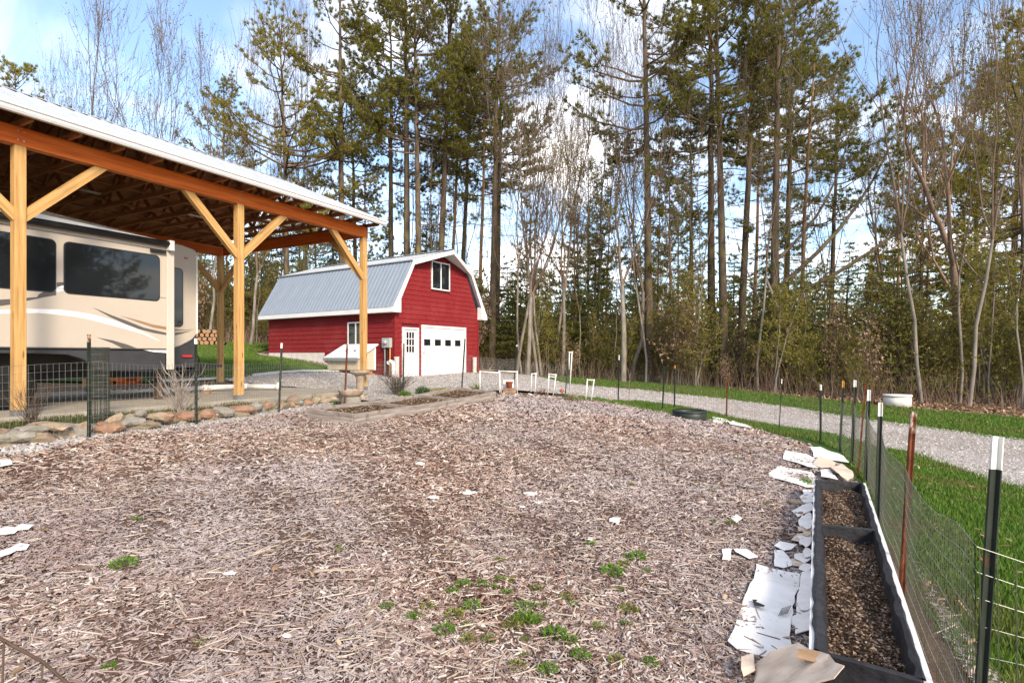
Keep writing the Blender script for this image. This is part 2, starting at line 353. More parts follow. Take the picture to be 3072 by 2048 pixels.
# ground between the pad and the stone edging, with thin turf on it
sheet('garden_strip', [cw(-5,-.9),cw(-1.5,-.95),cw(0,-.95),cw(2,-.85),cw(4,-.7),cw(6.2,-.42),cw(7.0,-.2),cw(7.0,-.1),cw(-5,-.1)], .02, .25, TURF, .25, .03, 9)

# ------------------------------------------------------------------ scattered ground cover (uncountable stuff)
def scatter(poly, n, wfun):
    xs = [p[0] for p in poly]; ys = [p[1] for p in poly]; X = []; Y = []; got = 0
    while got < n:
        x = rng.uniform(min(xs), max(xs), 200000); y = rng.uniform(min(ys), max(ys), 200000)
        k = inside(poly, x, y); x = x[k]; y = y[k]; k = rng.random(len(x)) < wfun(x, y); X.append(x[k]); Y.append(y[k]); got += k.sum()
    return np.concatenate(X)[:n], np.concatenate(Y)[:n]
def blades(name, x, y, hgt, wid, m, dz=0.0, lean=.5, one=False):
    n = len(x); z = hh(x, y)+dz; a = rng.uniform(0, 2*pi, n); t = rng.uniform(0, 2*pi, n); ln = rng.uniform(0, lean, n)*hgt
    b = np.stack([x, y, z-.01], 1); w = np.stack([np.cos(a)*wid/2, np.sin(a)*wid/2, np.zeros(n)], 1)
    mid = b+np.stack([np.cos(t)*ln*.35, np.sin(t)*ln*.35, hgt*.6], 1); tip = b+np.stack([np.cos(t)*ln, np.sin(t)*ln, hgt], 1)
    if one: return link(name, newmesh(name, np.stack([b-w, b+w, tip], 1).reshape(-1, 3), np.arange(n*3).reshape(-1, 3), m))
    V = np.stack([b-w, b+w, mid+w*.8, mid-w*.8, tip], 1).reshape(-1, 3); o = np.arange(n)[:, None]*5
    Fc = np.concatenate([o+np.array([[0, 1, 2]]), o+np.array([[0, 2, 3]]), o+np.array([[3, 2, 4]])])
    return link(name, newmesh(name, V, Fc, m))
GRASSM = island('grass_blade', [(.04,.10,.010),(.075,.165,.016),(.115,.21,.026),(.17,.22,.05)], .55, .3, .35, patch=((.19,.15,.06), .9, .50, .68, .75))
def chips(name, x, y, L, Wd, T, m, dz=0.0, lift=.012, tilt=.25):
    n = len(x); z = hh(x, y)+dz+rng.uniform(0, lift, n)
    a = rng.uniform(0, 2*pi, n); p = rng.normal(0, tilt, n); q = rng.normal(0, tilt, n)
    e1 = np.stack([np.cos(a)*np.cos(p), np.sin(a)*np.cos(p), np.sin(p)], 1); s = np.stack([-np.sin(a)*np.cos(q), np.cos(a)*np.cos(q), np.sin(q)], 1)
    up = np.cross(e1, s); c = np.stack([x, y, z], 1)
    ta = rng.uniform(.35, 1, n)[:, None]; tb = rng.uniform(.35, 1, n)[:, None]; sk = rng.uniform(-.25, .25, n)[:, None]
    e = e1*(L/2)[:, None]; s = s*(Wd/2)[:, None]; u = up*T[:, None]
    top = [c-e-s*ta+u, c+e*(1+sk)-s*tb+u, c+e+s*tb+u, c-e*(1+sk)+s*ta+u]; bot = [v-2*u for v in top]
    V = np.stack(top+bot, 1).reshape(-1, 3); o = np.arange(n)[:, None]*8
    Fc = np.concatenate([o+np.array([f]) for f in ((0,1,2,3),(0,4,5,1),(2,6,7,3))])
    return link(name, newmesh(name, V, Fc, m))
CHIPM = island('wood_chips', [(.065,.034,.025),(.15,.080,.060),(.26,.165,.130),(.36,.265,.215),(.30,.255,.24),(.44,.375,.34),(.62,.54,.47)], .85, .15, patch=((.32,.29,.30), .33, .40, .60, .6), patch2=((.16,.075,.052), .8, .55, .72, .4))
NOC = [(1.35,2.5),(2.0,2.2),(4.35,6.6),(3.55,7.0)]    # the long planter
def mulch(n, y0, y1, sz, thin, dzz=.03):
    w = lambda x, y: np.where((y > y0) & (y < y1) & (np.abs(x) < y*1.0+.6) & ~inside(NOC, x, y), np.clip((y0/np.maximum(y, .1))**1.2, 0, 1)*np.clip(.8+.4*np.sin(x*2.1+1.3*np.sin(y*1.7))*np.sin(y*1.9+np.sin(x*1.3)*1.5)+.3*np.sin(x*5.3+y*3.1), .35, 1), 0)
    x, y = scatter(MUL, n, w); L = sz*np.minimum(rng.lognormal(-.08, .55, n), 1.8); Wd = L*rng.uniform(.13, .46, n)
    return x, y, L, Wd, np.maximum(Wd*.14, .0012)*thin
xs = [mulch(104000, 2.3, 6.0, .032, 1), mulch(58000, 6, 10.5, .049, 1), mulch(28000, 10.5, 19, .088, 1)]
x, y, L, Wd, T = [np.concatenate([q[i] for q in xs]) for i in range(5)]
tag(chips('wood_chip_mulch', x, y, L, Wd, T, CHIPM, .03, .014), 'pinkish brown shredded wood-chip mulch covering the garden', 'mulch', kind='stuff')
x, y = scatter(MUL, 3800, lambda x, y: np.where((y > 2.3) & (y < 12) & ~inside(NOC, x, y) & (np.abs(x) < y+.6), np.clip((2.3/np.maximum(y, .1))**1.1, 0, 1), 0)); n = len(x)
tag(chips('twig_litter', x, y, rng.uniform(.06, .17, n), rng.uniform(.003, .008, n)*(1+y*.06), np.full(n, .0025), island('twig_bits', [(.09,.05,.035),(.20,.14,.11),(.36,.29,.24),(.50,.43,.37)], .85, .1), .046, .014, .1), 'fine broken twigs and shreds strewn over the mulch', 'twigs', kind='stuff')
# lawn grass
wl = lambda x, y: np.where((np.abs(x) < y*1.05+1), np.clip((2.6/np.maximum(np.hypot(x, y), .1))**1.5, 0, 1), 0)
LG = [(2.0,2.0),(2.75,3.7),(3.8,5.9),(4.9,7.9),(5.5,9.2),(6.2,10.6),(6.5,12.4),(6.1,14.4),(5.2,15.7),(3.9,16.6),(2.9,17.5),(2.2,18.6)]+[tuple(p) for p in reversed(DN)]+[(9,5),(9,1),(2.6,.6)]
x, y = scatter(LG, 80000, wl); d = np.hypot(x, y)
o = blades('lawn_grass', x, y, rng.uniform(.035, .085, len(x))*(1+.02*d), .0045+.0011*d, GRASSM); tag(o, 'short green lawn grass between wire fence and driveway', 'grass', kind='stuff')
FG = [tuple(p) for p in DF]+[(30,9),(40,10),(30,13.2)]+[WE[5],WE[4],WE[3],WE[2],WE[1],WE[0]]+[(1.5,30.0),(2.2,28)]
x, y = scatter(FG, 52000, lambda x, y: np.where(np.abs(x) < y*1.05, np.clip((11/np.maximum(np.hypot(x, y), .1))**1.5, 0, 1), 0)); d = np.hypot(x, y)
o = blades('verge_grass', x, y, rng.uniform(.05, .11, len(x)), .004+.0014*d, GRASSM, one=True); tag(o, 'bright green grass verge between driveway and woods', 'grass', kind='stuff')
x, y = scatter(LLN, 60000, lambda x, y: np.where((x > -y*.75) & (y < 36), np.clip((17/np.maximum(np.hypot(x, y), .1))**1.5, 0, 1), 0)); d = np.hypot(x, y)
o = blades('bank_grass', x, y, rng.uniform(.04, .09, len(x)), .004+.0013*d, GRASSM, one=True); tag(o, 'green grass bank sloping up behind the carport and barn', 'grass', kind='stuff')
x, y = scatter([(20,30.6),(24,29.8),(38,31),(44,38),(30,45),(21,40)], 14000, lambda x, y: np.ones(len(x))*(x < y*.95)); 
o = blades('clearing_grass', x, y, rng.uniform(.06, .14, len(x)), np.full(len(x), .05), GRASSM, one=True); tag(o, 'sunlit grass clearing seen through the trees on the right', 'grass', kind='stuff')
SP = [cw(-2,-.85),cw(0,-.85),cw(2,-.75),cw(4,-.62),cw(6.2,-.34),cw(6.5,-.2),cw(-2,-.2)]
x, y = scatter(SP, 9000, lambda x, y: np.ones(len(x))*.9); STG = island('dull_strip_grass', [(.05,.07,.015),(.09,.10,.03),(.13,.12,.05),(.06,.10,.02)], .6, .2, .3)
o = blades('strip_grass', x, y, rng.uniform(.03, .09, len(x)), np.full(len(x), .012), STG, .02); tag(o, 'thin olive grass and moss between stone edging and concrete pad', 'grass', kind='stuff')
# grass creeping over the driveway edges
def fringe(line, n, wd):
    L = np.array(line); i = rng.integers(0, len(L)-1, n); t = rng.random(n)[:, None]; p = L[i]*(1-t)+L[i+1]*t+rng.normal(0, wd, (n, 2)); return p[:, 0], p[:, 1]
x, y = fringe(DN, 7000, .22); x2, y2 = fringe(DF, 7000, .3); x = np.concatenate([x, x2]); y = np.concatenate([y, y2]); d = np.hypot(x, y)
o = blades('fringe_grass', x, y, rng.uniform(.03, .08, len(x)), .004+.0012*d, GRASSM, one=True); tag(o, 'ragged grass creeping over both edges of the driveway', 'grass', kind='stuff')
# weeds of the bed edge at the fence (far side)
ED = [g2(*p) for p in ((1720,1200),(1790,1195),(1938,1222),(2040,1232),(2139,1240),(2336,1282),(2480,1306),(2500,1330),(2258,1292),(2135,1268),(1938,1236),(1785,1208))]
x, y = scatter(ED, 9000, lambda x, y: np.ones(len(x))); o = blades('edge_grass', x, y, rng.uniform(.04, .14, len(x)), np.full(len(x), .014), GRASSM); tag(o, 'tufty grass edge along the far fence line', 'grass', kind='stuff')
# pebbles: driveway, apron, strip at the foot of the stones
PEB = island('gravel_stones', [(.18,.16,.15),(.29,.265,.25),(.39,.36,.345),(.50,.47,.45)], .9, .2)
def pebbles(name, x, y, s, dz):
    n = len(x); z = hh(x, y)+dz; oc = np.array([(1,0,0),(0,1,0),(-1,0,0),(0,-1,0),(0,0,.8),(0,0,-.5)])
    sc = s[:, None, None]*rng.uniform(.55, 1.3, (n, 6, 1)); V = (np.stack([x, y, z], 1)[:, None]+oc[None]*sc).reshape(-1, 3); o = np.arange(n)[:, None]*6
    return link(name, newmesh(name, V, np.concatenate([o+np.array([f]) for f in ((0,1,4),(1,2,4),(2,3,4),(3,0,4))]), PEB))
x, y = scatter(DRV, 45000, lambda x, y: np.where((np.abs(x) < y*1.0) & (y < 27) & (y > 7), np.clip((9/np.maximum(np.hypot(x, y), .1))**1.3, 0, 1), 0))
tag(pebbles('gravel', x, y, rng.lognormal(0, .35, len(x))*(.006+.0007*np.hypot(x, y)), .018), 'loose pale grey gravel of driveway and barn apron', 'gravel', kind='stuff')
ST = [g2(*p) for p in ((0,1395),(80,1372),(275,1326),(589,1288),(838,1250),(1000,1226),(1000,1212),(838,1232),(589,1262),(400,1290),(0,1350))]
x, y = scatter(ST, 8000, lambda x, y: np.ones(len(x))); tag(pebbles('white_gravel', x, y, rng.lognormal(0, .4, len(x))*.014, .03), 'pale crushed gravel at the foot of stone edging', 'gravel', kind='stuff')
# fallen leaves at the edge of the woods and on the lawn
LEAFM = island('fallen_leaves', [(.10,.055,.03),(.20,.12,.07),(.30,.20,.13),(.40,.30,.22)], .8, .15)
WF = [WE[5],WE[4],WE[3],WE[2],WE[1],WE[0],(1,30.5),(-1,29.5),(-14,36),(-30,36),(-20,50),(40,50),(52,30),(40,10)]
x, y = scatter(WF, 20000, lambda x, y: np.where((np.abs(x) < y), np.clip((24/np.hypot(x, y))**2, 0, 1), 0)); n = len(x)
tag(chips('leaf_litter', x, y, rng.uniform(.08, .2, n), rng.uniform(.05, .11, n), np.full(n, .002), LEAFM, -.03, .06, .5), 'brown fallen leaves carpeting the edge of the woods', 'leaves', kind='stuff')
x, y = scatter(LG+[], 160, wl); x2, y2 = scatter(FG, 900, lambda x, y: np.ones(len(x))); x3, y3 = scatter(LLN, 500, lambda x, y: np.ones(len(x))*(y < 36)); x4, y4 = scatter(MUL, 260, lambda x, y: np.ones(len(x))*(y > 2.5))
x = np.concatenate([x, x2, x3, x4]); y = np.concatenate([y, y2, y3, y4]); n = len(x)
tag(chips('fallen_leaf_scatter', x, y, rng.uniform(.03, .075, n), rng.uniform(.02, .045, n), np.full(n, .002), LEAFM, .05, .03, .4), 'scattered dry pale brown leaves lying on grass and mulch', 'leaves', kind='stuff')
# ------------------------------------------------------------------ carport
CRZ = atan2(DC.y, DC.x)
def CL(px, py, yp=0.0):
    """photo pixel -> (x, z) on the vertical plane y = yp of the carport frame"""
    a = (px-CX)/F; b = A0+PC*yp
    t = (a*b.y-b.x)/(DC.x-a*DC.y); Y = b.y+DC.y*t
    return t, CZ-(py-HY)/F*Y-PADZ
cp = thing('carport', 'timber carport with pale metal roof sheltering the camper', 'carport', (A0.x, A0.y, PADZ), CRZ)
PX = [-7.12, -3.56, 0, 3.56, 7.12]; PH = 3.90; CW = 5.73; BH = .27
BRK = noisy('post_bracket', [(.10,.10,.10),(.2,.2,.2)], 6, 4, .6, .4)
def brace(x, y, az, S=1.40, t=.14, w=.09):
    me = MB().prism([(-t/2, -t/2), (S+t/2, -t/2), (S-t/2, t/2), (t/2, t/2)], -w/2, w/2).mesh('knee_brace', PINEWOOD)
    q = Quaternion((0, 0, 1), az) @ Quaternion((0, 1, 0), -pi/4)
    return link('knee_brace', me, cp, (x, y, PH-S/sqrt(2)-.001), q)
for yy in (0, CW):
    for x in PX:
        p = timber('post', (x, yy, 0), (x, yy, PH), .14, .14, PINEWOOD, cp)
        b = MB()
        b.box(x-.078, x+.078, yy-.078, yy-.0715, 0, .09); b.box(x-.078, x+.078, yy+.0715, yy+.078, 0, .09); b.box(x-.078, x-.0715, yy-.071, yy+.071, 0, .09)
        b.build('post_bracket', BRK, cp)
        for s in (-1, 1):
            if (x == PX[0] and s < 0) or (x == PX[-1] and s > 0): continue
            brace(x+s*.07, yy, 0 if s > 0 else pi)
    timber('beam', (PX[0]-.12, yy-.052, PH+BH/2), (PX[-1]+.09, yy-.052, PH+BH/2), .04, BH, BEAMWOOD, cp)
    timber('beam', (PX[0]-.12, yy+.052, PH+BH/2), (PX[-1]+.09, yy+.052, PH+BH/2), .04, BH, BEAMWOOD, cp)
    timber('beam_plate', (PX[0]-.12, yy, PH+.012), (PX[-1]+.09, yy, PH+.012), .062, .024, PINEWOOD, cp)
for s, y0 in ((1, 0), (-1, CW)):
    brace(PX[-1], y0+s*.07, s*pi/2)
OV = .47; EZ = PH+BH+.06; SL = .43; RY = CW/2
ridge = EZ+SL*(RY+OV)
# trusses
def truss_parts():
    b = MB().box(-.019, .019, -OV+.03, CW+OV-.03, PH+BH+.003, PH+BH+.09); bc = b.mesh('bottom_chord', TRUSSWOOD)
    tc_ = MB().bar((0, -OV+.02, EZ+.0), (0, RY, ridge-.08), .038, .09).mesh('top_chord', TRUSSWOOD)
    tc2 = MB().bar((0, CW+OV-.02, EZ+.0), (0, RY, ridge-.08), .038, .09).mesh('top_chord', TRUSSWOOD)
    web = []
    zt = lambda y: EZ-.05+SL*(min(y, CW-y)+OV)
    for (ya, yb) in ((CW*.30, CW*.2), (CW*.34, RY-.02), (CW*.66, RY+.02), (CW*.70, CW*.8)):
        web.append(MB().bar((0.039, ya, PH+BH+.06), (0.039, yb, zt(yb)-.03), .036, .09).mesh('web', TRUSSWOOD))
    return bc, tc_, tc2, web
bc, tca, tcb, webs = truss_parts()
x = PX[0]-.1
while x < PX[-1]+.12:
    t = link('truss', bc, cp, (x, 0, 0)); link('top_chord', tca, t); link('top_chord', tcb, t)
    for w in webs: link('web', w, t)
    x += .601
for yy in (1.2, 2.2, CW-2.2, CW-1.2):
    timber('lateral_brace', (PX[0]-.1, yy, PH+BH+.112), (PX[-1]+.1, yy, PH+BH+.112), .09, .036, TRUSSWOOD, cp)
for s in (0, 1):
    for k in range(7):
        d = .05+k*.52; yy = -OV+d if s == 0 else CW+OV-d
        z = EZ+SL*d+.066
        timber('purlin', (PX[0]-.14, yy, z), (PX[-1]+.13, yy, z), .09, .036, TRUSSWOOD, cp, up=(0, -SL if s == 0 else SL, 1))
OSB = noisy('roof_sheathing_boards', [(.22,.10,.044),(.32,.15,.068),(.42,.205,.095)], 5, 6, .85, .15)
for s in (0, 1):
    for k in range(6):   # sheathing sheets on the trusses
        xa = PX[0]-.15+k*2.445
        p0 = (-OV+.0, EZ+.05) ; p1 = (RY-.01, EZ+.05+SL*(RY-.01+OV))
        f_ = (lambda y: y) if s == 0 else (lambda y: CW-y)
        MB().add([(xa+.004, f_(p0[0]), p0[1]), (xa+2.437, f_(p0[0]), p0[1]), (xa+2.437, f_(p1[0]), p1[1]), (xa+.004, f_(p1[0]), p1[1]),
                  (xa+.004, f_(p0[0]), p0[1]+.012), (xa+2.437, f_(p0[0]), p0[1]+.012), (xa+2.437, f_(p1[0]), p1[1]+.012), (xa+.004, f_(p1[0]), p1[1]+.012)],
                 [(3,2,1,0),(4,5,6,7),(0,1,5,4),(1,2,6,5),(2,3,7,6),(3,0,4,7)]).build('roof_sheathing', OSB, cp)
def roof_panel(y0, z0, y1, z1, w, m, name, rib=.225, rh=.022, nrm=1):
    """ribbed steel sheet, x from 0 to w, running from (y0,z0) up to (y1,z1)"""
    prof = []; x = 0
    nr = int(round(w/rib))
    for k in range(nr):
        a = k*rib; prof += [(a, 0), (a+rib*.36, 0), (a+rib*.43, rh), (a+rib*.57, rh), (a+rib*.64, 0)]
    prof.append((w, 0)); d = Vector((y1-y0, z1-z0)).normalized(); n = Vector((-d.y, d.x)); n = n if n.y > 0 else -n
    V = []; t = .0022
    for (a, hh_) in prof:
        for (yy, zz) in ((y0, z0), (y1, z1)):
            V.append((a, yy+n.x*hh_, zz+n.y*hh_)); V.append((a, yy+n.x*(hh_-t), zz+n.y*(hh_-t)))
    Fc = []
    for i in range(len(prof)-1):
        o = i*4; Fc += [(o, o+4, o+6, o+2), (o+1, o+3, o+7, o+5), (o, o+1, o+5, o+4), (o+2, o+6, o+7, o+3)]
    return MB().add(V, Fc).mesh(name, m)
RZ0 = EZ+.094
BOLT = GALV
for x in PX:
    for zz in (PH+.07, PH+.2):
        for dx_ in (-.035, .035): MB().tube([(x+dx_, -.0725, zz), (x+dx_, -.084, zz)], .011, 8).build('bolt', BOLT, cp)
pa = roof_panel(-OV-.05, RZ0-.05*SL, RY, RZ0+SL*(RY+OV), .9, LIGHTMETAL, 'roof_panel'); pb = roof_panel(CW+OV+.05, RZ0-.05*SL, RY, RZ0+SL*(RY+OV), .9, LIGHTMETAL, 'roof_panel')
x0 = PX[0]-.2; npan = 16; pw = (PX[-1]+.18-x0)/npan
for k in range(npan):
    for me in (pa, pb): link('roof_panel', me, cp, (x0+k*pw, 0, 0), scale=(pw/.9, 1, 1))
MB().prism([(RY-.2, RZ0+SL*(RY+OV)-.2*SL+.026), (RY, RZ0+SL*(RY+OV)+.03), (RY+.2, RZ0+SL*(RY+OV)-.2*SL+.026), (RY, RZ0+SL*(RY+OV)+.024)], x0, PX[-1]+.18, 'yz').build('ridge_cap', LIGHTMETAL, cp)
for s in (0, 1):   # fascia and gutter
    f = (lambda y: y) if s == 0 else (lambda y: CW-y)
    MB().prism([(f(-OV), EZ-.03), (f(-OV-.02), EZ-.03), (f(-OV-.02), EZ+.078), (f(-OV), EZ+.078)], x0+.02, PX[-1]+.17, 'yz').build('fascia', PINEWOOD, cp)
    gp = [(-OV-.025, EZ+.07), (-OV-.025, EZ-.035), (-OV-.085, EZ-.035), (-OV-.105, EZ+.0), (-OV-.105, EZ+.03), (-OV-.125, EZ+.05), (-OV-.125, EZ+.072), (-OV-.12, EZ+.072), (-OV-.12, EZ+.053), (-OV-.10, EZ+.033), (-OV-.10, EZ+.001), (-OV-.083, EZ-.03), (-OV-.03, EZ-.03), (-OV-.03, EZ+.07)]
    MB().prism([(f(a), b) for a, b in gp], x0+.02, PX[-1]+.2, 'yz').build('gutter', WHITE, cp)
ends = []
for xe in (PX[-1]+.185, x0-.02):   # rake trims and gable end plate
    for a, b_ in (((-OV-.05), RY), (CW+OV+.05, RY)):
        timber('rake_trim', (xe, a, RZ0-.075), (xe, b_, RZ0+SL*(RY+OV)-.06), .02, .14, WHITE, cp)
timber('end_beam', (PX[-1], .15, PH+BH/2), (PX[-1], CW-.15, PH+BH/2), .04, BH, BEAMWOOD, cp)
for k in range(2):
    MB().box(2.0+k*2.2, 2.35+k*2.2, 2.6, 2.72, PH+BH-.012, PH+BH+.003).build('light_fitting', WHITE, cp)

# ------------------------------------------------------------------ camper trailer (fifth wheel) under the carport
TAN = noisy('camper_fibreglass', [(.43,.375,.315),(.47,.415,.35)], 1.2, 5, .4, .45, dirt=((.36,.30,.24), 1.6, .58, .5))
CWHITE = noisy('camper_white', [(.72,.72,.72),(.78,.78,.78)], 2, 3, .35, .5)
CDARK = noisy('camper_charcoal', [(.030,.030,.034),(.045,.045,.05)], 3, 4, .4, .5)
CGREY = noisy('camper_grey_stripe', [(.085,.078,.072),(.10,.09,.085)], 3, 3, .4, .4)
CBROWN = noisy('camper_brown_stripe', [(.25,.15,.085),(.29,.18,.10)], 3, 3, .4, .4)
RUB = noisy('tyre_rubber', [(.008,.008,.008),(.018,.018,.018)], 10, 4, .8, .2)
rv = thing('camper_trailer', 'beige camper trailer with tinted windows parked under the timber carport', 'camper', (A0.x, A0.y, PADZ), CRZ)
SX1 = 2.84; SY = 1.0; BY = 1.9; RX = 3.92
# main body: profile with rounded lower rear corner, sloping roof
prof = [(-5.6, 1.0), (-5.9, 1.3), (-5.9, 3.2), (-5.5, 3.5), (.5, 3.5), (3.6, 3.27), (RX-.05, 3.22), (RX, 3.12), (RX, 1.36), (RX-.12, 1.22), (RX-.38, 1.08), (RX-.7, 1.0)]
MB().prism(prof, BY, BY+2.4).build('body', TAN, rv, bev=.02)
# slide-out room
sl = MB().box(-3.6, SX1-.02, SY+.02, BY-.004, 1.0, 3.08).build('slide_out', TAN, rv, bev=.015)
MB().prism([(-3.6, 3.081), (SX1-.01, 3.081), (SX1-.01, 3.12), (-3.6, 3.36)], SY+.05, BY-.006).build('slide_roof', CWHITE, rv)
fl = MB(); fl.box(SX1-.125, SX1+.02, SY-.012, SY+.019, .60, 3.08); fl.build('slide_flange', noisy('flange_cream', [(.48,.435,.385),(.53,.485,.43)], 3, 4, .4, .4), rv, bev=.006)
MB().box(-3.62, SX1-.13, SY-.005, SY+.019, 2.93, 3.06).build('slide_top_trim', TAN, rv, bev=.003)
aw = MB().tube([(-3.3, SY-.075, 3.03), (SX1-.1, SY-.075, 3.05)], .055, 14).build('awning_roller', BLACKM, rv, True)
MB().box(SX1-.14, SX1-.04, SY-.13, SY-.013, 2.92, 3.12).build('awning_bracket', WHITE, rv, bev=.01)
MB().box(SX1-.45, SX1-.16, SY-.05, SY-.013, 2.86, 2.915).build('latch_plate', BLACKM, rv, bev=.004)
def rrect(x0, x1, z0l, z0r, z1l, z1r, r, n=6):
    P = []
    for (cx_, cz_, a0) in ((x1-r, z0r+r, -pi/2), (x1-r, z1r-r, 0), (x0+r, z1l-r, pi/2), (x0+r, z0l+r, pi)):
        for k in range(n+1):
            a = a0+pi/2*k/n; P.append((cx_+r*cos(a), cz_+r*sin(a)))
    return P
def rv_window(px0, px1, pyt, pyb, yp, name='window'):
    xm = (px0+px1)/2
    a, zt = CL(px0, pyt, yp); b, zb = CL(px1, pyb, yp)
    fr = MB().prism(rrect(a, b, zb, zb, zt, zt, .10), yp-.012, yp+.004).build(name, BLACKM, rv, bev=.003)
    MB().prism(rrect(a+.022, b-.022, zb+.022, zb+.022, zt-.022, zt-.022, .085), yp-.016, yp-.0125).build('pane', GLASS, fr)
_, zb1 = CL(480, 904, SY); _, zt1 = CL(193, 722, SY)
a1, _ = CL(192, 800, SY); b1, _ = CL(481, 800, SY); 
def win(a, b, zb, zt, yp, nm='window'):
    fr = MB().prism(rrect(a, b, zb, zb, zt, zt, .09), yp-.012, yp+.004).build(nm, BLACKM, rv, bev=.003)
    MB().prism(rrect(a+.02, b-.02, zb+.02, zb+.02, zt-.02, zt-.02, .075), yp-.016, yp-.0125).build('pane', GLASS, fr)
win(a1, b1, zb1, zt1, SY+.02)
a0_, _ = CL(-420, 800, SY); b0_, _ = CL(170, 800, SY); win(-1.35, b0_, zb1, zt1, SY+.02)
aw1, _ = CL(512, 900, BY); aw2, _ = CL(549, 900, BY); _, zw1 = CL(549, 806, BY); _, zw0 = CL(549, 981, BY)
win(aw2-.55, aw2, zw0, zw1, BY)
# painted graphics on the slide face
def gfx(pts, m, yp, nm, off=.003, plane_y=None):
    P = [CL(x, y, yp) for x, y in pts]
    MB().prism(P, yp-off, yp+.006).build(nm, m, rv)
Z2 = lambda x, y: (x/2.613, 780+y/2.613)
up = [(-40,392),(70,388),(200,383),(320,383),(450,387),(600,405),(750,432),(900,475),(1040,525),(1150,575),(1265,640)]
lo = [(1220,622),(1120,580),(1000,545),(850,505),(700,465),(560,440),(420,425),(300,415),(200,415),(70,418),(-40,422)]
gfx([Z2(*p) for p in up+lo], CWHITE, SY+.02, 'swoosh')
gfx([Z2(*p) for p in [(725,370),(870,430),(1000,478),(1130,530),(1315,572),(1315,590),(1200,570),(1080,538),(980,500),(860,445)]], CGREY, SY+.02, 'swoosh')
gfx([Z2(*p) for p in [(945,437),(1080,470),(1200,505),(1315,525),(1315,548),(1200,528),(1090,490)]], CBROWN, SY+.02, 'swoosh')
gfx([Z2(*p) for p in [(760,606),(880,628),(1000,662),(1070,690),(960,690),(880,650)]], CGREY, SY+.02, 'swoosh')
gfx([Z2(*p) for p in [(1106,700),(1318,700),(1318,728),(1200,720)]], CWHITE, SY+.02, 'swoosh', .012)
gfx([Z2(*p) for p in [(-40,312),(70,306),(200,296),(290,290),(305,268),(340,250),(440,240),(440,275),(340,292),(200,322),(70,350),(-40,365)]], CGREY, SY+.02, 'swoosh', .0025)
gfx([Z2(*p) for p in [(445,175),(497,172),(497,196),(445,212)]], CGREY, SY+.02, 'stripe')
gfx([Z2(*p) for p in [(445,214),(497,198),(497,240),(445,252)]], CWHITE, SY+.02, 'stripe')
gfx([Z2(*p) for p in [(1372,540),(1450,545),(1535,540),(1450,553),(1372,556)]], CBROWN, BY, 'swoosh')
gfx([Z2(*p) for p in [(1372,570),(1440,562),(1500,553),(1430,575),(1372,590)]], CGREY, BY, 'swoosh')
# charcoal skirt with wheel arch
arch = [(-3.6, .985), (SX1-.13, .985), (SX1-.13, .60), (1.72, .60), (1.60, .61), (1.42, .70), (1.25, .82), (1.05, .89), (.6, .905), (-.9, .905), (-1.2, .86), (-1.45, .70), (-1.6, .60), (-3.6, .60)]
MB().prism(arch, SY+.03, SY+.10).build('skirt', CDARK, rv, bev=.01)
rim_ = [(1.62, .64), (1.44, .735), (1.27, .855), (1.06, .925), (.6, .94), (-.9, .94), (-.9, .91), (.6, .91), (1.05, .893), (1.25, .826), (1.42, .706), (1.6, .616)]
MB().prism(rim_, SY-.02, SY+.035).build('wheel_arch', CDARK, rv, bev=.006)
MB().box(-3.6, SX1-.13, SY+.0, SY+.03, .986, 1.0).build('lower_trim', BLACKM, rv)
MB().prism([(-5.6, .995), (RX-.72, .995), (RX-.38, 1.075), (RX-.12, 1.215), (RX-.005, 1.35), (RX-.005, .62), (-5.6, .62)], BY+.03, BY+2.37).build('chassis_skirt', CDARK, rv)
for wx in (.35, -.62):
    w = MB().lathe([(.19, -.1), (.30, -.115), (.355, -.08), (.365, 0), (.355, .08), (.30, .115), (.19, .1)], 28).build('wheel', RUB, rv, True, (wx, SY+.28, .365), (pi/2, 0, 0))
    MB().lathe([(.02, .085), (.06, .09), (.07, .055), (.165, .04), (.20, .075), (.205, .1), (.19, .098)], 24).build('rim', WHITE, w, True)
    sp = MB()
    for k in range(8): sp.bar((.05*cos(k*pi/4), .05*sin(k*pi/4), .08), (.18*cos(k*pi/4), .18*sin(k*pi/4), .085), .03, .012)
    sp.build('spoke', WHITE, w)
MB().box(-3.4, 3.5, BY+.2, BY+.3, .44, .62).build('frame_rail', BLACKM, rv); MB().box(-3.4, 3.5, BY+1.9, BY+2.0, .44, .62).build('frame_rail', BLACKM, rv)
MB().box(-1.1, .9, BY+.15, BY+2.1, .30, .42).build('axle', BLACKM, rv)
jx, _ = CL(474, 1150, 1.5)
MB().box(jx-.06, jx+.06, 1.42, 1.54, .0, .62).build('stabiliser_jack', noisy('rusty_jack', [(.06,.04,.03),(.10,.07,.05)], 6), rv, bev=.005)
MB().box(RX, RX+.12, BY+.1, BY+2.3, .56, .68).build('bumper', BLACKM, rv, bev=.01)
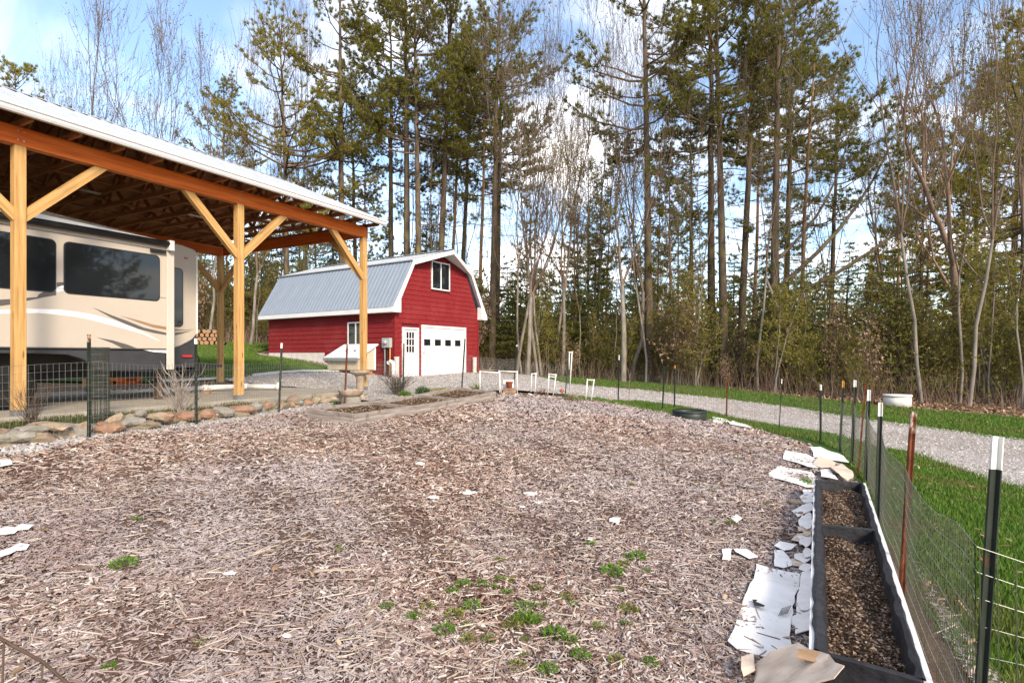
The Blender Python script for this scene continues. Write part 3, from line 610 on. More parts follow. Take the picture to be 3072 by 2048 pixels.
# rear cargo rack and tail light
rk = MB(); rk.box(RX+.12, RX+.95, BY+.5, BY+.56, .60, .67); rk.box(RX+.12, RX+.95, BY+1.5, BY+1.56, .60, .67); rk.box(RX+.12, RX+.2, BY+.56, BY+1.5, .61, .66); rk.box(RX+.5, RX+.58, BY+.56, BY+1.5, .61, .66); rk.box(RX+.87, RX+.95, BY+.56, BY+1.5, .61, .66)
rk.build('cargo_rack', BLACKM, rv)
MB().box(RX+.1, RX+.55, BY+.6, BY+1.2, .36, .58).build('spare_case', BLACKM, rv, bev=.02)
MB().tube([(RX+.2, BY+.55, .66), (RX+.2, BY+.55, .80), (RX+.25, BY+.55, .87), (RX+.36, BY+.55, .87), (RX+.40, BY+.55, .80), (RX+.40, BY+.55, .66)], .018, 8).build('rack_handle', BLACKM, rv, True)
rd, _, rb = mat('tail_light_red', .2, .6); rb.inputs['Base Color'].default_value = (.45, .02, .03, 1)
MB().box(RX-.34, RX-.12, BY-.012, BY+.03, .84, .89).build('tail_light', rd, rv, bev=.005)

# seams, hatch, vents and small hardware on the side
for zz in (2.0, 2.93): MB().box(-3.6, SX1-.13, SY+.012, SY+.0195, zz, zz+.006).build('seam', CGREY, rv)
MB().box(-1.05, -.45, SY+.008, SY+.0195, 1.03, 1.28).build('hatch', TAN, rv, bev=.004); MB().box(-.58, -.52, SY+.0, SY+.008, 1.13, 1.17).build('hatch_latch', BLACKM, rv)
for xx in (-1.8, .6, 2.55): MB().box(xx-.04, xx+.04, SY+.0, SY+.0195, 2.965, 2.995).build('marker_light', rd, rv, bev=.004)
MB().box(RX-.30, RX-.22, BY-.012, BY-.001, 2.98, 3.02).build('marker_light', rd, rv, bev=.003)
MB().box(RX-.028, RX+.004, BY-.008, BY+.02, 1.36, 3.1).build('corner_moulding', CWHITE, rv)
# ------------------------------------------------------------------ barn
BZ = .985; BRZ = atan2(UB.y, UB.x)
barn = thing('barn', 'red gambrel-roof barn with grey metal roof and white garage door', 'barn', (C0.x, C0.y, BZ), BRZ)
EAV = 2.93; BRK_S = .93; BRK_Z = 4.84; PK = 5.50     # wall eave height, break inset and height, peak (above floor)
RED = noisy('red_shake_siding', [(.135,.010,.013),(.19,.015,.018),(.23,.022,.024)], 7, 7, .75, .2, .25, 30, (1, 1, 3), dirt=((.24,.04,.038), .9, .52, .5))
REDD = noisy('red_wall_sheathing', [(.12,.012,.014),(.15,.016,.018)], 4, 4, .8, .15)
FOUND = noisy('pale_foundation', [(.46,.43,.40),(.58,.55,.52)], 5, 6, .85, .15, .2, dirt=((.30,.25,.2), 4, .58, .5))
def outl(s, back=False):      # gable height at s
    s = min(s, bw-s)
    if s < BRK_S: return EAV+(BRK_Z-EAV)*s/BRK_S
    return BRK_Z+(PK-BRK_Z)*(s-BRK_S)/(bw/2-BRK_S)
def inv(z):                   # inset at which the gable reaches height z
    if z <= EAV: return 0.
    if z <= BRK_Z: return (z-EAV)/(BRK_Z-EAV)*BRK_S
    return BRK_S+(z-BRK_Z)/(PK-BRK_Z)*(bw/2-BRK_S)
gab = [(0, .0), (bw, .0), (bw, EAV), (bw-BRK_S, BRK_Z), (bw/2, PK), (BRK_S, BRK_Z), (0, EAV)]
MB().prism(gab, .03, bl-.03).build('wall_core', REDD, barn)
# openings on the front, in barn metres
def BF(px, py):               # pixel -> (s, z) on the front wall
    a = (px-CX)/F; t = (a*C0.y-C0.x)/(UB.x-a*UB.y); Y = C0.y+UB.y*t
    return t, CZ-(py-HY)/F*Y-BZ
def BS(px, py):               # pixel -> (t, z) on the side wall
    a = (px-CX)/F; t = (a*C0.y-C0.x)/(VB.x-a*VB.y); Y = C0.y+VB.y*t
    return t, CZ-(py-HY)/F*Y-BZ
Z4 = lambda x, y: (750+x/3.222, 720+y/3.222)
gx0, gz1 = BF(*Z4(1668, 770)); gx1, _ = BF(*Z4(2068, 800)); gz1 = 2.16
ex0, _ = BF(*Z4(1482, 850)); ex1, _ = BF(*Z4(1612, 850)); ez1 = 2.03
wx0, wz1 = BF(*Z4(1757, 212)); wx1, wz0 = BF(*Z4(1917, 487)); wz0 = BF(*Z4(1757, 462))[1]
open_f = [(gx0-.11, gx1+.11, -.1, gz1+.13), (ex0-.10, ex1+.10, -.1, ez1+.11), (wx0-.07, wx1+.07, wz0-.07, wz1+.07)]
# siding courses: overlapping shake panels, cut to the gable and around the openings
def course_front(z0, z1, row):
    r = random.Random(100+row); cuts = [0]; s = -r.uniform(0, 1.2)
    while s < bw: s += 1.22; cuts.append(s)
    rects = []
    for a, b in zip(cuts[:-1], cuts[1:]):
        a = max(a, 0); b = min(b, bw)
        if b-a > .03: rects.append((a, b))
    for (o0, o1, oz0, oz1) in open_f:
        if z1 <= oz0+.02 or z0 >= oz1-.02: continue
        nr_ = []
        for a, b in rects:
            if b <= o0 or a >= o1: nr_.append((a, b)); continue
            if a < o0: nr_.append((a, o0))
            if b > o1: nr_.append((o1, b))
        rects = nr_
    for a, b in rects:
        i0, i1 = inv(z0), inv(z1)
        al, ah = max(a, i0), max(a, i1); bl_, bh = min(b, bw-i0), min(b, bw-i1)
        if bl_-al < .04: continue
        if bh < ah: m_ = (ah+bh)/2; ah = bh = m_
        g = .004
        V = [(al+g, -.030, z0), (bl_-g, -.030, z0), (bh-g, -.006, z1), (ah+g, -.006, z1), (al+g, .028, z0), (bl_-g, .028, z0), (bh-g, .028, z1), (ah+g, .028, z1)]
        MB().add(V, [(0,1,2,3),(7,6,5,4),(0,4,5,1),(1,5,6,2),(2,6,7,3),(3,7,4,0)]).build('siding_shake', RED, barn, fix=False)
z = .0; row = 0; ch = .208
while z < PK-.05:
    course_front(z, min(z+ch+.012, PK), row); z += ch; row += 1
sw0, swz1 = BS(*Z4(960, 808)); sw1 = BS(*Z4(1040, 808))[0]; swz0 = BS(*Z4(960, 1008))[1]; swz1 = BS(*Z4(960, 808))[1]
s_lo, s_hi = min(sw0, BS(*Z4(1100, 808))[0]), sw0
fo_t = BS(*Z4(725, 1100))[0]
z = .02; row = 0
fz = BS(*Z4(720, 1085))[1]
while z < EAV-.02:
    r = random.Random(300+row); s = -r.uniform(0, 1.2)
    lim = bl if z > fz-.1 else fo_t
    while s < lim:
        a = max(s, .0); b = min(s+1.22, lim); s += 1.22
        if b-a < .05: continue
        segs = [(a, b)]
        if z+ch > swz0-.06 and z < swz1+.06:
            segs = [q for q in ((a, min(b, s_lo-.07)), (max(a, s_hi+.07), b)) if q[1]-q[0] > .04]
        for a2, b2 in segs:
            V = [(-.030, b2-.004, z), (-.030, a2+.004, z), (-.006, a2+.004, min(z+ch+.012, EAV)), (-.006, b2-.004, min(z+ch+.012, EAV)),
                 (.028, b2-.004, z), (.028, a2+.004, z), (.028, a2+.004, min(z+ch+.012, EAV)), (.028, b2-.004, min(z+ch+.012, EAV))]
            MB().add(V, [(0,1,2,3),(7,6,5,4),(0,4,5,1),(1,5,6,2),(2,6,7,3),(3,7,4,0)]).build('siding_shake', RED, barn, fix=False)
    z += ch; row += 1
MB().box(-.04, .05, -.04, .02, .0, EAV).build('corner_board', RED, barn); MB().box(bw-.05, bw+.04, -.04, .02, .0, EAV).build('corner_board', RED, barn)
MB().box(-.022, .2, fo_t+.02, bl-.02, -.6, fz+.01).build('foundation', FOUND, barn); MB().box(-.02, bw+.02, -.02, bl+.02, -.8, .0).build('foundation', FOUND, barn)
# garage door: frame, five panels, windows
FRW = WHITE
def frame(x0, x1, z0, z1, w, nm, y0=-.055, y1=.03, sill=False, par=None):
    p = par or barn
    MB().box(x0-w, x0, y0, y1, z0, z1).build(nm, FRW, p, bev=.004); MB().box(x1, x1+w, y0, y1, z0, z1).build(nm, FRW, p, bev=.004)
    MB().box(x0-w, x1+w, y0-.004, y1, z1+.001, z1+w).build(nm, FRW, p, bev=.004)
    if sill: MB().box(x0-w, x1+w, y0-.01, y1, z0-w, z0-.001).build(nm, FRW, p, bev=.004)
frame(gx0, gx1, .0, gz1, .11, 'door_trim')
gd = MB().box(gx0, gx1, .0, .012, .0, gz1).build('garage_door', WHITE, barn)
np_ = 5; phh = gz1/np_
for k in range(np_):
    if k == 3:
        continue
    q = MB().box(gx0+.006, gx1-.006, -.016, -.002, k*phh+.005, (k+1)*phh-.005).build('door_panel', WHITE, gd, bev=.006)
wz_a, wz_b = 3*phh+.05, 4*phh-.06
wc = [BF(*Z4((a+b)/2, 930))[0] for a, b in ((1680,1740), (1785,1841), (1884,1938), (1980,2030))]; ww = .235
pb_ = MB(); xs_ = [gx0+.006]
for c in wc: xs_ += [c-ww, c+ww]
xs_.append(gx1-.006); pb_.box(gx0+.006, gx1-.006, -.016, -.002, 3*phh+.005, wz_a); pb_.box(gx0+.006, gx1-.006, -.016, -.002, wz_b, 4*phh-.005)
for i in range(0, len(xs_), 2): pb_.box(xs_[i], xs_[i+1], -.016, -.002, wz_a, wz_b)
pb_.build('door_panel', WHITE, gd)
for c in wc:
    w = MB(); x0_, x1_ = c-ww, c+ww
    w.box(x0_, x0_+.018, -.026, -.001, wz_a, wz_b); w.box(x1_-.018, x1_, -.026, -.001, wz_a, wz_b); w.box(x0_+.018, x1_-.018, -.026, -.001, wz_a, wz_a+.018); w.box(x0_+.018, x1_-.018, -.026, -.001, wz_b-.018, wz_b)
    w.build('door_window', WHITE, gd); MB().box(x0_+.018, x1_-.018, -.008, -.003, wz_a+.018, wz_b-.018).build('door_pane', GLASS, gd)
MB().box(gx0+.03, gx0+.10, -.03, -.017, wz_a-.38, wz_a-.24).build('keypad', GALV, gd)
# entry door
frame(ex0, ex1, .0, ez1, .09, 'door_trim')
ed = MB().box(ex0, ex1, -.005, .012, .02, ez1-.005).build('entry_door', WHITE, barn)
dz0, dz1 = BF(*Z4(1500, 1088))[1], BF(*Z4(1500, 883))[1]; dx0, dx1 = ex0+.15, ex1-.17
for i in range(3):
    for j in range(3):
        a = dx0+(dx1-dx0)*i/3; b = dx0+(dx1-dx0)*(i+1)/3; c = dz0+(dz1-dz0)*j/3; d = dz0+(dz1-dz0)*(j+1)/3
        MB().box(a+.018, b-.018, -.0075, -.006, c+.018, d-.018).build('door_pane', GLASS, ed)
mt = MB()
for i in range(4): xx = dx0+(dx1-dx0)*i/3; mt.box(xx-.017, xx+.017, -.024, -.006, dz0-.017, dz1+.017)
for j in range(4):
    zz = dz0+(dz1-dz0)*j/3
    for i in range(3): mt.box(dx0+(dx1-dx0)*i/3+.017, dx0+(dx1-dx0)*(i+1)/3-.017, -.022, -.006, zz-.016, zz+.016)
mt.build('muntin', WHITE, ed)
MB().tube([(ex1-.07, -.005, .98), (ex1-.07, -.06, .98), (ex1-.07, -.075, .98)], [.012, .012, .028], 10).build('handle', GALV, ed); MB().tube([(ex1-.07, -.005, 1.13), (ex1-.07, -.03, 1.13)], .026, 10).build('deadbolt', GALV, ed)
# gable window (two sashes)
def slider(x0, x1, z0, z1, axis='f'):
    fr = MB(); w = .055
    pcs = [(x0-.06, x0, z0-.06, z1+.06), (x1, x1+.06, z0-.06, z1+.06), (x0, x1, z1, z1+.06), (x0, x1, z0-.06, z0)]
    mid = (x0+x1)/2; pcs.append((mid-.03, mid+.03, z0, z1))
    for a, b, c, d in pcs:
        if axis == 'f': fr.box(a, b, -.06, .03, c, d)
        else: fr.box(-.06, .03, a, b, c, d)
    o = fr.build('window', WHITE, barn)
    for a, b in ((x0, mid-.03), (mid+.03, x1)):
        if axis == 'f': MB().box(a+.001, b-.001, -.036, -.03, z0+.001, z1-.001).build('pane', GLASS, o)
        else: MB().box(-.036, -.03, a+.001, b-.001, z0+.001, z1-.001).build('pane', GLASS, o)
slider(wx0, wx1, wz0, wz1); slider(s_lo, s_hi, swz0, swz1, 's')
# roof: lower slopes, upper slopes with prow at the ridge, fascia, soffit
EO = .40; FO = .28; PRW = .80; th = .05
n_e = (-EO, EAV-EO*(BRK_Z-EAV)/BRK_S*.62)      # eave point (x, z): kicked slightly out
e_z = EAV+.07
def rprof():      # left side outline of roof top: eave, break, peak
    return (-EO, e_z-.10), (BRK_S-.13, BRK_Z+.12), (bw/2, PK+.16)
pe, pbk, ppk = rprof(); BO = .3
nrib = 34
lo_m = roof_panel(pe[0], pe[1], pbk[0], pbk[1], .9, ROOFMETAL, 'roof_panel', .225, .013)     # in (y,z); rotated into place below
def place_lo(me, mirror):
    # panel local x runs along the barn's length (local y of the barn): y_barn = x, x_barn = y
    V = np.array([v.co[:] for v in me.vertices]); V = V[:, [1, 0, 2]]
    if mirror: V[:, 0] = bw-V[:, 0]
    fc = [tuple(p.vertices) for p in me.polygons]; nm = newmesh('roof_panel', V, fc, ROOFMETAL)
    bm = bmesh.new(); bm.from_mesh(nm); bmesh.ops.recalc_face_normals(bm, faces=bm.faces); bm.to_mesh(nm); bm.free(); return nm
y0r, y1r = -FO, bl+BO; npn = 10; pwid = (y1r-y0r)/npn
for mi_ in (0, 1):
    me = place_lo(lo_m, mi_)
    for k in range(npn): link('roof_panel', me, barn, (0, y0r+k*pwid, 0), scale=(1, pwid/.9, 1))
# upper slopes: ribbed sheets; the front one is cut to the prow
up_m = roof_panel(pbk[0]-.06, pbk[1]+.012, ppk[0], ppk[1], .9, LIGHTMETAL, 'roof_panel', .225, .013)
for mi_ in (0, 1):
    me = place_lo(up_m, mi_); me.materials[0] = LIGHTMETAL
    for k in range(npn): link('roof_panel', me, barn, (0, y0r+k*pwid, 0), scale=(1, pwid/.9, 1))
    f = (lambda x: x) if mi_ == 0 else (lambda x: bw-x)
    t_ = MB(); a, b = (f(pbk[0]-.06), pbk[1]+.012), (f(ppk[0]), ppk[1])
    V = [(a[0], y0r-.002, a[1]), (b[0], y0r-.002, b[1]), (b[0], -PRW, b[1]), (a[0], y0r-.002, a[1]-.03), (b[0], y0r-.002, b[1]-.03), (b[0], -PRW, b[1]-.03)]
    t_.add(V, [(0,1,2),(5,4,3),(0,3,4,1),(1,4,5,2),(2,5,3,0)]).build('prow_panel', LIGHTMETAL, barn)
    # soffit under the overhang and prow, white
    sf = MB(); q = [(f(-EO+.02), e_z-.17), (f(BRK_S-.10), BRK_Z+.02), (f(bw/2), PK+.05)]
    sf.add([(q[0][0], -.03, q[0][1]), (q[1][0], -.03, q[1][1]), (q[1][0], -FO+.02, q[1][1]), (q[0][0], -FO+.02, q[0][1]), (q[0][0], -.03, q[0][1]+.02), (q[1][0], -.03, q[1][1]+.02), (q[1][0], -FO+.02, q[1][1]+.02), (q[0][0], -FO+.02, q[0][1]+.02)], [(0,1,2,3),(7,6,5,4),(0,4,5,1),(1,5,6,2),(2,6,7,3),(3,7,4,0)])
    sf.build('soffit', WHITE, barn)
    sf = MB(); sf.add([(q[1][0], -.03, q[1][1]), (q[2][0], -.03, q[2][1]), (q[2][0], -PRW+.02, q[2][1]), (q[1][0], -FO+.02, q[1][1]), (q[1][0], -.03, q[1][1]+.02), (q[2][0], -.03, q[2][1]+.02), (q[2][0], -PRW+.02, q[2][1]+.02), (q[1][0], -FO+.02, q[1][1]+.02)], [(0,1,2,3),(7,6,5,4),(0,4,5,1),(1,5,6,2),(2,6,7,3),(3,7,4,0)])
    sf.build('soffit', WHITE, barn)
    # rake boards (front)
    d1 = Vector((pbk[0]-pe[0], pbk[1]-pe[1])).normalized(); n1 = Vector((d1.y, -d1.x))*.17
    P = [(f(pe[0]), pe[1]-.015), (f(pbk[0]), pbk[1]-.015), (f(pbk[0]+n1.x), pbk[1]+n1.y+.05), (f(pe[0]+n1.x+.06), pe[1]+n1.y-.02)]
    MB().prism(P, -FO-.015, -FO+.018).build('rake_board', WHITE, barn)
    V = [(f(pbk[0]-.02), -FO-.012, pbk[1]-.005), (f(ppk[0]), -PRW-.012, ppk[1]-.01), (f(ppk[0]), -PRW-.012, ppk[1]-.18), (f(pbk[0]+.12), -FO-.012, pbk[1]-.155)]
    V += [(x_, y_+.035, z_) for x_, y_, z_ in V]
    MB().add(V, [(0,1,2,3),(7,6,5,4),(0,4,5,1),(1,5,6,2),(2,6,7,3),(3,7,4,0)]).build('rake_board', WHITE, barn)
    # boxed return at the eave corner
    MB().prism([(f(-EO-.01), e_z-.12), (f(-EO-.01), e_z-.30), (f(.06), e_z-.30), (f(.06), e_z+.32), (f(-.11), e_z+.32)], -FO-.02, -.032).build('eave_return', WHITE, barn)
    # eave fascia and soffit along the side
    a_, b_ = sorted((f(-EO-.015), f(-EO+.005))); MB().box(a_, b_, -FO+.02, bl+BO-.02, e_z-.30, e_z-.112).build('fascia', WHITE, barn)
    a_, b_ = sorted((f(-EO+.006), f(-.032))); MB().box(a_, b_, -.03, bl+BO-.02, e_z-.30, e_z-.275).build('soffit', WHITE, barn)
    # back rake
    P = [(f(pe[0]), pe[1]-.015), (f(pbk[0]), pbk[1]-.015), (f(ppk[0]), ppk[1]-.015), (f(ppk[0]), ppk[1]-.17), (f(pbk[0]+.1), pbk[1]-.15), (f(pe[0]+.16), pe[1]-.05)]
    MB().prism(P, bl+BO-.02, bl+BO+.01).build('rake_board', WHITE, barn)
    # dark trim strip at the break
    timber('break_flashing', (f(pbk[0]-.075), y0r-.01, pbk[1]-.005), (f(pbk[0]-.075), y1r+.01, pbk[1]-.005), .016, .045, noisy('flashing', [(.12,.14,.17),(.16,.18,.21)], 2, 3, .5, .4), barn, bev=0)
timber('ridge_cap', (bw/2, -PRW, ppk[1]+.022), (bw/2, bl+BO, ppk[1]+.022), .26, .018, LIGHTMETAL, barn)
# electric meter with conduits on the side wall
m0, mz1 = BS(*Z4(1303, 948)); m1 = BS(*Z4(1380, 948))[0]; mz0 = BS(*Z4(1340, 1040))[1]; ma, mb = min(m0, m1), max(m0, m1)
em = thing('electric_meter', 'grey electric meter box on the red barn side wall', 'meter box', tuple(Vector((*(C0+VB*((ma+mb)/2)+UB*(-.03)), BZ))), BRZ)
hw = (mb-ma)/2
GREYBOX = noisy('meter_grey', [(.30,.32,.31),(.38,.40,.39)], 4, 4, .5, .4)
MB().box(-.15, 0, -hw, hw, mz0, mz1).build('box', GREYBOX, em, bev=.008)
MB().tube([(-.15, 0, mz0+(mz1-mz0)*.55), (-.22, 0, mz0+(mz1-mz0)*.55), (-.25, 0, mz0+(mz1-mz0)*.55)], [.095, .09, .06], 16).build('meter_dial', glass_dark('meter_glass', (.35, .35, .36), .1), em, True)
for yy, mm, r_ in ((hw*.6, GALV, .03), (.0, BLACKM, .022), (-hw*.7, PINEWOOD, .03)): MB().tube([(-.06, yy, mz0), (-.06, yy, .1)], r_, 8).build('conduit', mm, em)
# white vent pipe with elbow by the corner
vp = at(*Z4(1385, 1315), 22.6); vz = h(vp.x, vp.y)
pt = thing('vent_pipe', 'white elbow vent pipe rising beside the barn corner', 'pipe', (vp.x, vp.y, vz), BRZ)
MB().tube([(0, 0, -.05), (0, 0, .5), (.0, .0, .58), (0, .06, .66), (0, .16, .68), (0, .24, .63)], .075, 14).build('pipe_run', WHITE, pt, True)
MB().tube([(0, .235, .635), (0, .28, .60)], .088, 14).build('pipe_cap', WHITE, pt, True)
MB().tube([(0, 0, .30), (0, 0, .36)], .084, 14).build('coupling', WHITE, pt, True)
# white stub posts at barn corners
for (px_, py_, lab, hgt) in ((1424, 1112, 'short white post at the right corner of the barn', .72), (1190, 1129, 'short white post at the left corner of the barn', .85)):
    g = at(px_, py_, 22.9 if px_ < 1300 else 27.6); zz = h(g.x, g.y)
    s_ = thing('corner_post', lab, 'post', (g.x, g.y, zz), BRZ); MB().box(-.09, .09, -.05, .05, -.03, hgt).build('post_body', FOUND, s_, bev=.006); MB().box(-.10, .10, -.06, .06, hgt+.001, hgt+.03).build('post_cap', WHITE, s_, bev=.004)
# tan bulkhead box with white sloping lid standing by the barn
TANB = noisy('tan_board', [(.42,.34,.25),(.55,.46,.36)], 4, 6, .75, .2, .1, None, (1, 1, 6)); 
bx = at(1076, 1110, 22.0); b0 = .12; bz = bx.z-b0
wb = thing('well_box', 'tan board box with sloping white lid beside the barn', 'storage box', (bx.x, bx.y, bz), BRZ)
BW_, BL_ = .86, 1.86; HL, HH = .60, 1.05
MB().prism([(0, b0), (BW_, b0), (BW_, HH), (0, HL)], 0, BL_).build('body', TANB, wb)
for yy in (.0, BL_):
    for k in range(4): MB().box(.04+k*.2, .06+k*.2, yy-.008 if yy == 0 else yy, yy if yy == 0 else yy+.008, b0+.02, HL-.02).build('batten', TANB, wb)
for k in range(7): MB().box(-.012, -.001, .03+k*.26, .275+k*.26, b0, HL-.06).build('face_board', TANB, wb)
MB().add([(-.12, -.10, HL-.05), (BW_+.08, -.10, HH+.06), (BW_+.08, BL_+.1, HH+.06), (-.12, BL_+.1, HL-.05), (-.12, -.10, HL+.01), (BW_+.08, -.10, HH+.12), (BW_+.08, BL_+.1, HH+.12), (-.12, BL_+.1, HL+.01)], [(3,2,1,0),(4,5,6,7),(0,1,5,4),(1,2,6,5),(2,3,7,6),(3,0,4,7)]).build('lid', WHITE, wb, bev=.008)
MB().box(-.14, -.121, -.10, BL_+.1, HL-.12, HL+.005).build('lid_edge', GALV, wb)
for yy in (.0, BL_): MB().box(BW_-.07, BW_+.012, yy-.02, yy+.05, b0-.01, HH-.03).build('corner_trim', WHITE, wb)
for yy in (.6, 1.1): MB().box(.36, .47, yy, yy+.1, HL+.24, HL+.315).build('hinge', BLACKM, wb)
for yy in (.1, BL_-.2): MB().box(.05, BW_-.05, yy, yy+.1, -.25, b0-.002).build('skid', TRUSSWOOD, wb)
# ------------------------------------------------------------------ fence posts
POSTG = noisy('dark_green_post_paint', [(.012,.018,.013),(.024,.032,.024)], 8, 6, .55, .35, .1, dirt=((.10,.035,.015), 9, .60, .9))
POSTR = noisy('rusted_post_steel', [(.05,.016,.010),(.12,.036,.016),(.20,.07,.03)], 12, 7, .8, .2, .2)
POSTW = noisy('white_post_tip', [(.55,.54,.50),(.70,.69,.65)], 6, 6, .6, .3, dirt=((.16,.08,.05), 22, .60, .8))
POSTO = noisy('orange_post_tip', [(.50,.22,.03),(.60,.30,.05)], 6, 6, .6, .3)
POSTX = noisy('rusty_flaked_tip', [(.45,.42,.38),(.20,.09,.05),(.10,.035,.02)], 14, 7, .75, .2, pos=[.38, .5, .62])
STAKE = noisy('grey_stake_wood', [(.12,.10,.085),(.22,.19,.16)], 4, 7, .85, .1, .2, None, (6, 6, .4))
def tsec(s, z0, z1, studs=True):
    """T-shaped steel section"""
    b = MB()
    b.box(-.019*s, .019*s, -.005*s, .0, z0, z1); b.box(-.004*s, .004*s, .0, .026*s, z0, z1)
    if studs:
        z = z0+.08
        while z < z1-.05: b.box(-.006, .006, -.011*s, -.005*s, z-.012, z+.012); z += .054
    return b
POSTS = []
def tpost(pb, pt, label, body, tip, tl, sec=1.15, base=None, rz=None, group='steel fence posts around the garden'):
    """post from ground pixel pb to top pixel pt"""
    b = base if base is not None else G(*pb)
    top = at(pt[0], pt[1], b.y); d = top-b; L = d.length
    o = thing('fence_post', label, 'fence post', b, 0, group)
    q = d.to_track_quat('Z', 'Y'); o.rotation_mode = 'QUATERNION'
    o.rotation_quaternion = q @ Quaternion((0, 0, 1), rz if rz is not None else random.uniform(-.6, .6))
    tsec(sec, -.1, L-tl).build('stem', body, o); tsec(sec, L-tl, L, False).build('tip', tip, o)
    POSTS.append((b, top)); return b, top
LP = []
for pb, pt, lab, bd, tp, tl in (
    ((268,1319),(268,1003),'white-tipped steel fence post beside the upright roll of wire mesh', POSTG, POSTX, .10),
    ((589,1279),(587,1015),'white-tipped green fence post in front of the camper rear corner', POSTG, POSTW, .09),
    ((838,1243),(847,1029),'white-tipped green fence post by the end of the white drain pipe', POSTG, POSTW, .10),
    ((1034,1214),(1042,1033),'rusty brown fence post just left of the birdbath', POSTR, POSTX, .10),
    ((1210,1189),(1213,1029),'dark fence post in front of the barn entry door', POSTG, POSTR, .12),
    ((1386,1170),(1396,1016),'leaning dark fence post in front of the barn garage door', POSTG, POSTG, .10),
    ((1541,1166),(1551,1034),'dark fence post with thin white tip beside the terracotta pot', POSTG, POSTW, .06),
    ((1697,1183),(1706,1058),'dark fence post beside the tall narrow white pipe frame', POSTG, POSTG, .05)):
    LP.append(tpost(pb, pt, lab, bd, tp, tl))
RP = []
def gz(px, py, Y): a = at(px, py, Y); return a
for pb, pt, lab, bd, tp, tl, Y in (
    ((1855,1206),(1858,1065),'dark fence post with white tip in front of the boulder at the wood edge', POSTG, POSTW, .16, None),
    ((1886,1215),(1891,1119),'thin short dark stake in the far fence, right of the white-tipped post', STAKE, STAKE, .05, None),
    ((1988,1232),(1995,1100),'leaning dark fence post left of the black ring planter', POSTG, POSTG, .05, None),
    ((2024,1229),(2026,1096),'dark fence post with yellow tip right behind the black ring planter', POSTG, POSTO, .09, None),
    ((2180,1257),(2183,1126),'reddish rusty fence post right of the black ring planter', POSTR, POSTR, .06, None),
    ((2337,1291),(2346,1136),'green fence post with thin pale tip standing before the wide pine trunk', POSTG, POSTW, .12, None),
    ((2462,1330),(2462,1153),'upright fence post with short white tip, next left of the orange-tipped one', POSTG, POSTW, .12, None),
    ((2521,1354),(2532,1143),'fence post with orange tip', POSTG, POSTO, .12, None),
    ((2556,1393),(2566,1140),'green fence post with pale tip, next right of the orange-tipped one', POSTG, POSTW, .11, None),
    ((2573,1433),(2597,1148),'leaning thin all-rusty fence post at the far end of the long planter', POSTR, POSTR, .06, None),
    ((2597,1450),(2608,1169),'black fence post with tall white tip, left of the one by the concrete well ring', POSTG, POSTW, .15, None),
    ((2633,1586),(2644,1207),'black fence post with white tip standing in front of the concrete well ring', POSTG, POSTW, .14, None),
    ((2703,1799),(2740,1234),'rusty brown fence post with flaking tip, second nearest on the right', POSTR, POSTX, .155, 3.85),
    (None, (2994,1309),'thick black fence post with large white tip, nearest on the right', POSTG, POSTW, .12, 2.05)):
    if pb is None:
        top = at(pt[0], pt[1], 2.05); b = Vector((top.x-.075, 2.07, h(1.68, 2.07)))
        RP.append(tpost(None, pt, lab, bd, tp, tl, 1.0, b, .15))
    else:
        b = G(*pb)
        RP.append(tpost(pb, pt, lab, bd, tp, tl, .6 if 'thin' in lab else 1.15, None, None))

# ------------------------------------------------------------------ welded wire fencing
WIRE = noisy('galvanised_wire', [(.16,.17,.16),(.30,.31,.30)], 4, 3, .45, .5, metal=.5)
WIREP = noisy('pale_wire', [(.26,.27,.23),(.38,.39,.34)], 4, 3, .45, .4, metal=.3)
WIRED = noisy('dark_wire', [(.035,.04,.03),(.07,.075,.06)], 4, 3, .5, .4, metal=.3)
def wire_run(name, label, segs, hgt, sp, nh, rv_, rh_, mv, mh, sag, seed, wav=.012, topvar=.03):
    """segs: ground points; wire mesh hung along them"""
    r = random.Random(seed); o = thing(name, label, 'wire fence', segs[0])
    org = Vector(segs[0]); L = [0]
    for a, b in zip(segs[:-1], segs[1:]): L.append(L[-1]+(Vector(b)-Vector(a)).length)
    ph = [r.uniform(0, 6) for _ in range(6)]
    def base(s):
        for i in range(len(segs)-1):
            if s <= L[i+1] or i == len(segs)-2:
                t = (s-L[i])/max(L[i+1]-L[i], 1e-6); p = Vector(segs[i]).lerp(Vector(segs[i+1]), t); return p, t
    def P(s, v):
        p, t = base(s); p = p.copy(); bow = sin(pi*max(0, min(1, t)))
        n = Vector((sin(s*1.7+ph[0])*.6+sin(s*3.1+ph[1])*.4, cos(s*1.3+ph[2])*.6, 0))*wav*(.4+v)
        z = v*hgt*(1-sag*bow*v)+sin(s*2.3+ph[3]+v*3)*topvar*v*.5+sin(s*5.1+ph[4]+v*7)*topvar*.25
        gzz = h(p.x, p.y); return Vector((p.x+n.x, p.y+n.y, gzz+.02+z))-org
    T = L[-1]; mv_ = MB(); s = 0
    while s <= T:
        mv_.tube([P(s, 0), P(s, .5), P(s, 1.0)], rv_, 3, False); s += sp
    mv_.build('upright_wires', mv, o)
    mh_ = MB(); n = max(2, int(T/.16))
    for k in range(nh):
        v = k/(nh-1); mh_.tube([P(T*i/n, v) for i in range(n+1)], rh_, 3, False)
    mh_.build('line_wires', mh, o); return o
lb = [p[0] for p in LP]
off = Vector((.03, -.03, 0))
wire_run('wire_fence', 'welded wire mesh fence along the carport side of the garden', [Vector((-8.6,3.6,h(-8.6,3.6)))]+[Vector((-6.95,5.3,h(-6.95,5.3)))]+[b+off for b in lb], 1.0, .06, 11, .0018, .002, WIRE, WIRE, .05, 5, .01, .02)
far = [lb[-1]]+[RP[i][0] for i in (0, 2, 3, 4, 5, 6, 7, 8)]
